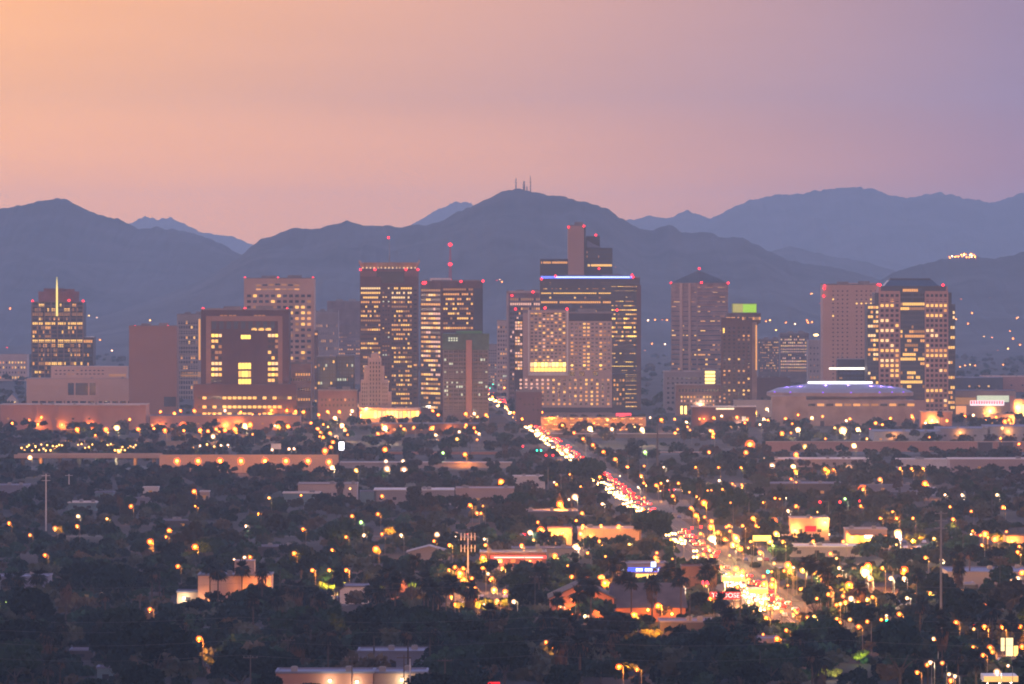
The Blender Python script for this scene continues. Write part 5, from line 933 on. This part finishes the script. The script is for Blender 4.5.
# ------------------------------------------------------------------ trees
leafA = wallmat('foliage_olive', (.046, .050, .036), .5, .07, 1, .02, .6); leafB = wallmat('foliage_dark', (.010, .022, .018), .5, .07, 1, .02, .6); leafC = wallmat('foliage_green', (.018, .040, .022), .5, .07, 1, .02, .6)
leafD = wallmat('foliage_dry', (.075, .055, .038), .4, .07, 1, .02, .4); leafE = wallmat('foliage_black', (.005, .012, .011), .4, .07, 1, .02, .4)
frond = wallmat('palm_frond', (.010, .016, .012), .35, .6, .8, .1, .3); dead = wallmat('dead_frond', (.085, .055, .038), .3, .6, .9, .05); bark = wallmat('bark', (.06, .045, .038), .3, .8)
def crown_arrays(rad, hgt, ncl, nleaf, size, seed, flat=.8):
    R = np.random.RandomState(seed); V = []
    cs = []
    for i in range(ncl):
        th = R.rand()*2*math.pi; ph = math.acos(R.uniform(-.25, 1)); rr = R.uniform(.45, .85); cs.append((rr*rad*math.sin(ph)*math.cos(th), rr*rad*math.sin(ph)*math.sin(th), rr*hgt*.55*math.cos(ph), R.uniform(.22, .42)*rad))
    cs.append((0, 0, 0, rad*.5)); cs = np.array(cs); idx = R.randint(0, len(cs), nleaf); d = R.normal(size=(nleaf, 3)); d /= np.linalg.norm(d, axis=1)[:, None]
    p = cs[idx, :3]+d*(cs[idx, 3]*R.uniform(.55, 1.05, nleaf))[:, None]*np.array([1, 1, flat])
    a = R.normal(size=(nleaf, 3)); a /= np.linalg.norm(a, axis=1)[:, None]; bb = np.cross(a, R.normal(size=(nleaf, 3))); bb /= np.linalg.norm(bb, axis=1)[:, None]
    sz = size*R.uniform(.6, 1.3, nleaf)[:, None]
    q = np.stack([p-a*sz*.5-bb*sz*.35, p+a*sz*.5-bb*sz*.35, p+a*sz*.4+bb*sz*.4, p-a*sz*.4+bb*sz*.4], 1); return q
def quads_mesh(name, q, mt, mi=None):
    n = len(q); me = bpy.data.meshes.new(name); me.vertices.add(4*n); me.vertices.foreach_set('co', q.reshape(-1).astype(np.float32)); me.loops.add(4*n); me.loops.foreach_set('vertex_index', np.arange(4*n, dtype=np.int32)); me.polygons.add(n); me.polygons.foreach_set('loop_start', np.arange(0, 4*n, 4, dtype=np.int32))
    for m_ in (mt if isinstance(mt, list) else [mt]): me.materials.append(m_)
    if mi is not None: me.polygons.foreach_set('material_index', mi.astype(np.int32))
    me.update(calc_edges=True); return me
def trunk_mesh(h, r, seed):
    R = random.Random(seed); m = MB().tube((0, 0, -.3), (R.uniform(-.2, .2), 0, h*.5), r, r*.75, 7); top = (0, 0, h*.5)
    for i in range(4): t = i*1.57+R.random(); m.tube(top, (math.cos(t)*h*.4, math.sin(t)*h*.4, h*(.85+.2*R.random())), r*.6, r*.2, 5)
    return m.mesh('trunk', bark)
KINDS = []
for i in range(9):
    mt = (leafA, leafB, leafC)[i % 3]; rad = (4.2, 5.2, 3.6)[i//3]; hg = (6.0, 6.4, 7.5)[i//3]; th = 3.2
    KINDS.append((quads_mesh('crown', crown_arrays(rad, hg, 16, 1500, .75, 100+i)+np.array([0, 0, th+hg*.35]), mt), trunk_mesh(th+1.5, .25, i), ('olive', 'dark', 'green')[i % 3], rad, th+hg*.85))
def blocked(x, y, rad, h, tol=0.0):
    if y > 1975 and abs(x-AX(y)) < 11+rad*.55: return True
    for (a, b_, c, d) in FOOT:
        if a-rad*.6 < x < b_+rad*.6 and c-rad*.6 < y < d+rad*.6: return True
    px, pt = scr(x, y, h); pb = scr(x, y, 0)[1]; w_ = rad*F/y*.8
    for (x0, x1, y0, y1, Yb) in CLEAR:
        if y < Yb and px+w_ > x0 and px-w_ < x1 and pt < y1-.2*(y1-y0) and pb > y0:
            ov = min(px+w_, x1)-max(px-w_, x0); ov_y = y1-max(pt, y0)
            if ov > min(.2*(x1-x0), w_) and ov_y > .25*(y1-y0) and random.random() > (max(tol, .4) if x1-x0 > 100 else tol): return True
    for yv in AV:                                   # stretches of the avenue seen from the hill
        qx, qy = scr(AX(yv)-4, yv, .5)
        if y < yv and abs(px-qx) < w_*.6+4*F/yv and pt < qy < pb: return random.random() > .06
    return False
AV = [y for y in range(2050, 5600, 25) if 2060 < y < 2330 or 2480 < y < 2790 or 2950 < y < 3600 or y > 3850]
FILL = []
def tree(x, y, s, k, grp='broadleaf trees across the valley floor', desc=None):
    cm, tm, col, rad, h = KINDS[k]; o = empty('tree', (x, y, 0)); q = link('trunk', tm, o); c = link('crown', cm, o); o.scale = (s, s*random.uniform(.9, 1.1), s*random.uniform(.8, 1.1)); o.rotation_euler = (0, 0, random.uniform(0, 6.28))
    px, py = scr(x, y, h*s*.6); later(o, desc or f'{"big" if s > 1.25 else "small" if s < .85 else "mid-sized"} {col} tree', 'tree', px, py, grp)
# palms
def palm_meshes(kind, seed):
    R = random.Random(seed); cr = MB(); n = 46
    for i in range(n):
        t = R.uniform(0, 6.28); el = R.uniform(-.9, 1.25); Lf = R.uniform(2.2, 3.3); d = Vector((math.cos(t)*math.cos(el), math.sin(t)*math.cos(el), math.sin(el))); sd = d.cross(Vector((0, 0, 1))).normalized(); p1 = d*Lf*.45; p2 = d*Lf+Vector((0, 0, -.55*Lf*math.cos(el)*.6))
        for sg in (-1, 0, 1): o_ = sd*(sg*.45); cr.poly([p1*.25+sd*.05, p1+o_+sd*.34, p2+o_*1.4, p1+o_-sd*.34])
    sk = MB(); ln = {'skirt': 5.0, 'short': 1.4}[kind]
    for i in range(90 if kind == 'skirt' else 26):
        t = R.uniform(0, 6.28); z = -R.uniform(.2, ln); r0 = .6+1.1*(1+z/ln*.55); a = Vector((math.cos(t)*r0, math.sin(t)*r0, z)); sd = Vector((-math.sin(t), math.cos(t), 0))*.3; sk.poly([a*.6+Vector((0, 0, .6+z*.4)), a+sd, a+Vector((0, 0, -1.1)), a-sd])
    return cr.mesh('fronds', frond), sk.mesh('frond_skirt', dead)
PM = {(k, i): palm_meshes(k, 500+i) for k in ('skirt', 'short') for i in range(3)}; palmT = MB().tube((0, 0, -.3), (0, 0, 1), .30, .20, 8).mesh('trunk', bark)
def palm(px, ptop, Y, kind, h=None):
    h = PZ(ptop, Y)-1.2; x = PX(px, Y)
    if h < 4: return
    if abs(x-AX(Y)) < 12.5: x = AX(Y)+13
    CLEAR.append((px-5, px+5, ptop-3, ptop+8, Y)); o = empty('palm_tree', (x, Y, 0)); i = random.randrange(3); f, s = PM[(kind, i)]; k = random.uniform(1.05, 1.45)
    q = link('trunk', palmT, o); q.scale = (1, 1, h)
    for me, nm in ((f, 'fronds'), (s, 'frond_skirt')): c = link(nm, me, o); c.location = (0, 0, h); c.scale = (k, k, k if nm == 'fronds' else k*1.0); c.rotation_euler = (0, 0, random.uniform(0, 6))
    later(o, f'{"tall" if h > 13 else "short"} {"shaggy skirted" if kind == "skirt" else "slender"} palm', 'palm tree', px, ptop+6, 'palms across the valley floor')
PALMS = [(8, 576, 's'), (18, 574, 's'), (38, 572, 's'), (210, 562, 't'), (218, 567, 't'), (242, 564, 't'), (262, 566, 't'), (289, 582, 'k'), (298, 584, 'k'), (339, 568, 't'), (336, 574, 't'), (383, 574, 't'), (396, 573, 't'), (411, 573, 't'), (424, 575, 't'), (316, 590, 'k'), (321, 596, 'k'), (372, 584, 'k'), (378, 590, 'k'), (428, 580, 't'), (446, 578, 't'), (433, 586, 't'), (453, 580, 't'), (438, 592, 't'), (535, 576, 't'), (539, 570, 't'), (620, 558, 't'), (615, 562, 't'), (585, 575, 't'), (668, 573, 't'), (627, 574, 't'), (705, 568, 't'), (712, 562, 't'), (775, 558, 't'), (812, 651, 's'), (820, 655, 's'), (842, 655, 's'), (874, 642, 's'), (880, 646, 's'), (958, 650, 's'), (976, 655, 's'), (905, 655, 's'), (60, 655, 's'), (48, 660, 's'), (374, 624, 't'), (408, 628, 't'), (298, 632, 't'), (430, 624, 't'), (850, 562, 't'), (893, 558, 't'), (812, 560, 't'), (470, 585, 't'), (575, 560, 't'), (180, 620, 't'), (105, 590, 't'), (152, 570, 't'), (652, 578, 't'), (728, 610, 't'), (920, 600, 't'), (940, 612, 't'), (670, 565, 't'), (557, 595, 't'), (578, 590, 't'), (100, 430, 'f'), (56, 432, 'f'), (155, 432, 'f'), (940, 412, 'f'), (962, 414, 'f'), (505, 440, 'f'), (470, 428, 'f'), (728, 425, 'f'), (684, 428, 'f'), (215, 420, 'f'), (640, 520, 'm'), (560, 490, 'm'), (840, 510, 'm'), (455, 478, 'm'), (340, 480, 'm'), (120, 490, 'm'), (780, 490, 'm'), (900, 500, 'm'), (700, 480, 'm'), (250, 500, 'm')]
PALMS += [(random.uniform(0, 1024), random.uniform(548, 640), 't') for i in range(42)]
for (px, pt, t) in PALMS:
    h = {'s': 9, 't': 15, 'k': 10, 'f': 15, 'm': 14}[t]+random.uniform(-1.5, 2.5); Y = GY(pt, h); palm(px, pt, Y, 'skirt' if t == 'k' or random.random() < .25 else 'short')
# floodlit hedge bushes and amber-lit trees
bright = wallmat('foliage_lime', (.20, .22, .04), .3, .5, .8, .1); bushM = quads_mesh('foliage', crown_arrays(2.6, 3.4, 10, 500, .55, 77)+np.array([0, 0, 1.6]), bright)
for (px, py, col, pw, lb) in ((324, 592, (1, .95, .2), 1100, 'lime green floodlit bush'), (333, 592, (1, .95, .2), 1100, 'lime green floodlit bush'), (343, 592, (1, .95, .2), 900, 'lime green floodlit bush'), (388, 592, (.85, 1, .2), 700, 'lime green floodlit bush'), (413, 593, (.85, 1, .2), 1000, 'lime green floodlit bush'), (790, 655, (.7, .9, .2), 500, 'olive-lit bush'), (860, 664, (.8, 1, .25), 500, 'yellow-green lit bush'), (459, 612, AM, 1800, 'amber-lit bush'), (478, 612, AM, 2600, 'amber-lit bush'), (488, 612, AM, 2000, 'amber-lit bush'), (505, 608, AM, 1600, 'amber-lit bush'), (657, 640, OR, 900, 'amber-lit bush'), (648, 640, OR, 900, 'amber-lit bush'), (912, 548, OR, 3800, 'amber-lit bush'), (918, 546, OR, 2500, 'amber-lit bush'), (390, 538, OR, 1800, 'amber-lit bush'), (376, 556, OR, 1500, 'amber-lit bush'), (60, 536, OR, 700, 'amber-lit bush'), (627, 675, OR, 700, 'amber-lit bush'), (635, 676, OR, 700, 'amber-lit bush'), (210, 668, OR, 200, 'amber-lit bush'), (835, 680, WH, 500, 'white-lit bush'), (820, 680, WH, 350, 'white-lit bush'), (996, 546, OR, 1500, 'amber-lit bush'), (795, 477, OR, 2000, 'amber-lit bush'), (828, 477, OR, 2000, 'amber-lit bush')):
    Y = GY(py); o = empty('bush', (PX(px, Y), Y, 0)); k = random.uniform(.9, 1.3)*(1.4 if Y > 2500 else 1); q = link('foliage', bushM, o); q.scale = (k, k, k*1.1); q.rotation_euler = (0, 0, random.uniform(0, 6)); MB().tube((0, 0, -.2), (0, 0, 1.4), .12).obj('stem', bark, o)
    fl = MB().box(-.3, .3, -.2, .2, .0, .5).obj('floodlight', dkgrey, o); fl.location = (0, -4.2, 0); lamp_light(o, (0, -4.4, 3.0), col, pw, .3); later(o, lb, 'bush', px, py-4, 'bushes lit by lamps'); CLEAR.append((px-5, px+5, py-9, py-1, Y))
PTS = []
def spaced(x, y, d):
    for (a, b_, c) in PTS:
        if (a-x)**2+((b_-y)*.5)**2 < ((d+c)*.62)**2: return False
    return True
for (px, pb, k, s) in ((90, 605, 4, 2.0), (155, 690, 4, 2.5), (120, 612, 1, 1.7), (30, 640, 1, 1.8), (235, 640, 4, 1.6), (300, 660, 5, 1.7), (560, 668, 4, 1.6), (505, 690, 2, 1.7), (330, 682, 3, 1.6), (640, 690, 7, 1.8), (720, 684, 4, 1.8), (900, 690, 7, 2.2), (860, 640, 4, 1.6), (815, 622, 7, 1.5), (960, 640, 4, 1.7), (940, 610, 1, 1.5), (600, 660, 3, 1.5), (15, 690, 8, 1.7), (430, 650, 2, 1.6), (770, 690, 5, 1.7), (1010, 620, 3, 1.7), (190, 560, 0, 1.6), (270, 545, 3, 1.6), (420, 520, 0, 1.6), (760, 500, 6, 1.5), (880, 520, 3, 1.6), (530, 600, 4, 1.5)):
    Y = GY(pb); PTS.append((PX(px, Y), Y, KINDS[k][3]*s*.75)); tree(PX(px, Y), Y, s, k, desc='very large %s tree' % KINDS[k][2])
for (Yk, sk) in ((2580, 1.5), (2612, 1.6), (2645, 1.45), (3240, 1.6), (3290, 1.8), (3335, 1.6), (3395, 1.6)): tree(AX(Yk)-13.5-random.uniform(0, 2), Yk, sk, random.choice((3, 4, 5)), 'trees along the avenue', 'tall kerbside tree')
for (px, pb, sk, k) in ((312, 716, 1.0, 1), (335, 718, .9, 2), (388, 716, .9, 5), (430, 712, 1.2, 4), (268, 712, 1.1, 7)): tree(PX(px, GY(pb)), GY(pb), sk, k, desc='roadside tree')
cand = 0; ntree = 0
while cand < 9000 and ntree < 200:
    cand += 1; py = 405+310*random.random()**.75 if False else random.uniform(478, 722); y = GY(py); px = random.uniform(-30, 1054); x = PX(px, y)
    s = random.uniform(.65, 1.25)*(1.6 if random.random() < .25 else 1)*(1.3 if y < 2150 else 1); k = random.choice((1, 4, 7, 2, 5, 8, 1, 4, 7, 0)) if py > 570 else random.choice((0, 3, 6, 0, 3, 6, 2, 5, 1)); rad, h = KINDS[k][3]*s, KINDS[k][4]*s
    if not spaced(x, y, rad*.75) or blocked(x, y, rad, h, .12): continue
    PTS.append((x, y, rad*.75)); tree(x, y, s, k); ntree += 1
y = 2020                                           # kerbside trees
while y < 4500:
    for sd in (-1, 1):
        if random.random() < .62 and not any(abs(y-c) < 14 for c in CROSS):
            yy = y+random.uniform(-9, 9); tree(AX(yy)+sd*random.uniform(13.5, 16), yy, random.uniform(.55, .85), random.randrange(9), 'trees along the avenue', 'kerbside tree')
    y += 44
# far trees and undergrowth read as one mass
lowq = [crown_arrays(r_, h_, 9, 170, 1.5, 300+i)+np.array([0, 0, h_*.45+z_]) for i, (r_, h_, z_) in enumerate(((4.2, 5, 1.5), (5, 5.5, 2), (3.4, 6, 2), (2.6, 2.4, 0)))]
for nm, y0, y1, n, mt, lb in (('woodland', 1690, 2900, 2600, leafB, 'dark tangled scrub and lesser trees filling the near ground'), ('woodland', 2900, 3900, 1700, leafA, 'hazy scrub and lesser trees filling the middle ground'), ('woodland', 3900, 4750, 700, leafB, 'distant low trees between freeway and towers'), ('woodland', 4900, 8600, 1500, leafA, 'far hazy tree cover behind the towers')):
    Q = []; MI = []; c = 0; got = 0
    while got < n and c < n*6:
        c += 1; pa, pb_ = scr(0, y0, 0)[1], scr(0, y1, 0)[1]; y = GY(random.uniform(pb_, pa)); px = random.uniform(-40, 1064); x = PX(px, y); bush = random.random() < (.45 if y < 3000 else .25); kk = 3 if bush else random.randrange(3); s = random.uniform(.7, 1.25)
        if y < 4750:
            if blocked(x, y, (2.6 if bush else 4)*s, (3 if bush else 6.5)*s, .03): continue
        elif y < 5700 and any(a < x < b_ and c_-20 < y < d for (a, b_, c_, d) in FOOT): continue
        t = random.uniform(0, 6.28); ct, st_ = math.cos(t), math.sin(t); q = lowq[kk]*s; q = np.stack([q[..., 0]*ct-q[..., 1]*st_, q[..., 0]*st_+q[..., 1]*ct, q[..., 2]], -1)+np.array([x, y, 0]); Q.append(q); MI.append(np.full(len(q), random.choices(range(5), (.22, .34, .2, .08, .16) if y < 2700 else (.42, .12, .18, .2, .08))[0])); got += 1
    o = link(nm, quads_mesh(nm, np.concatenate(Q), [leafA, leafB, leafC, leafD, leafE], np.concatenate(MI))); o['kind'] = 'stuff'; o['category'] = 'woodland'; o['label'] = lb
# ------------------------------------------------------------------ labels from landmarks
LAND += [(520, 430, 'the avenue'), (250, 640, 'the bottom left scrub'), (100, 560, 'the left orchard')]
LAND[:] = [q for q in LAND if q[2]]
def relation(px, py):
    best = min(LAND, key=lambda q: math.hypot(q[0]-px, (q[1]-py)*2.0)); dx, dy = px-best[0], py-best[1]
    rel = ('right of' if dx > 0 else 'left of') if abs(dx) > abs(dy)*1.2 else ('below' if dy > 0 else 'above'); return f'{rel} {best[2]}'
groups = {}
for (o, d, px, py) in PENDING: groups.setdefault(f'{d}|{relation(px, py)}', []).append((px, py, o))
OW = ['first', 'second', 'third', 'fourth', 'fifth', 'sixth', 'seventh', 'eighth', 'ninth', 'tenth', 'eleventh', 'twelfth']
def orn(i):
    if i < 12: return OW[i]
    n = i+1; return f'{n}{"th" if 10 < n % 100 < 14 else {1: "st", 2: "nd", 3: "rd"}.get(n % 10, "th")}'
for k, v in groups.items():
    d, rel = k.split('|')
    if len(v) == 1: v[0][2]['label'] = f'{d} {rel}'; continue
    for i, (px, py, o) in enumerate(sorted(v, key=lambda q: q[0])): o['label'] = f'{d}, {orn(i)} from left {rel}'
# ------------------------------------------------------------------ air
hz = bpy.data.materials.new('haze'); hz.use_nodes = True; t = hz.node_tree; t.nodes.clear(); pv = t.nodes.new('ShaderNodeVolumePrincipled'); out = t.nodes.new('ShaderNodeOutputMaterial'); t.links.new(pv.outputs[0], out.inputs['Volume'])
pv.inputs['Color'].default_value = (.58, .79, 1, 1); pv.inputs['Density'].default_value = 5.3e-5; pv.inputs['Anisotropy'].default_value = .35
hb = MB().box(-8500, 8500, -700, 25300, -33, 455).obj('haze', hz); hb['kind'] = 'stuff'
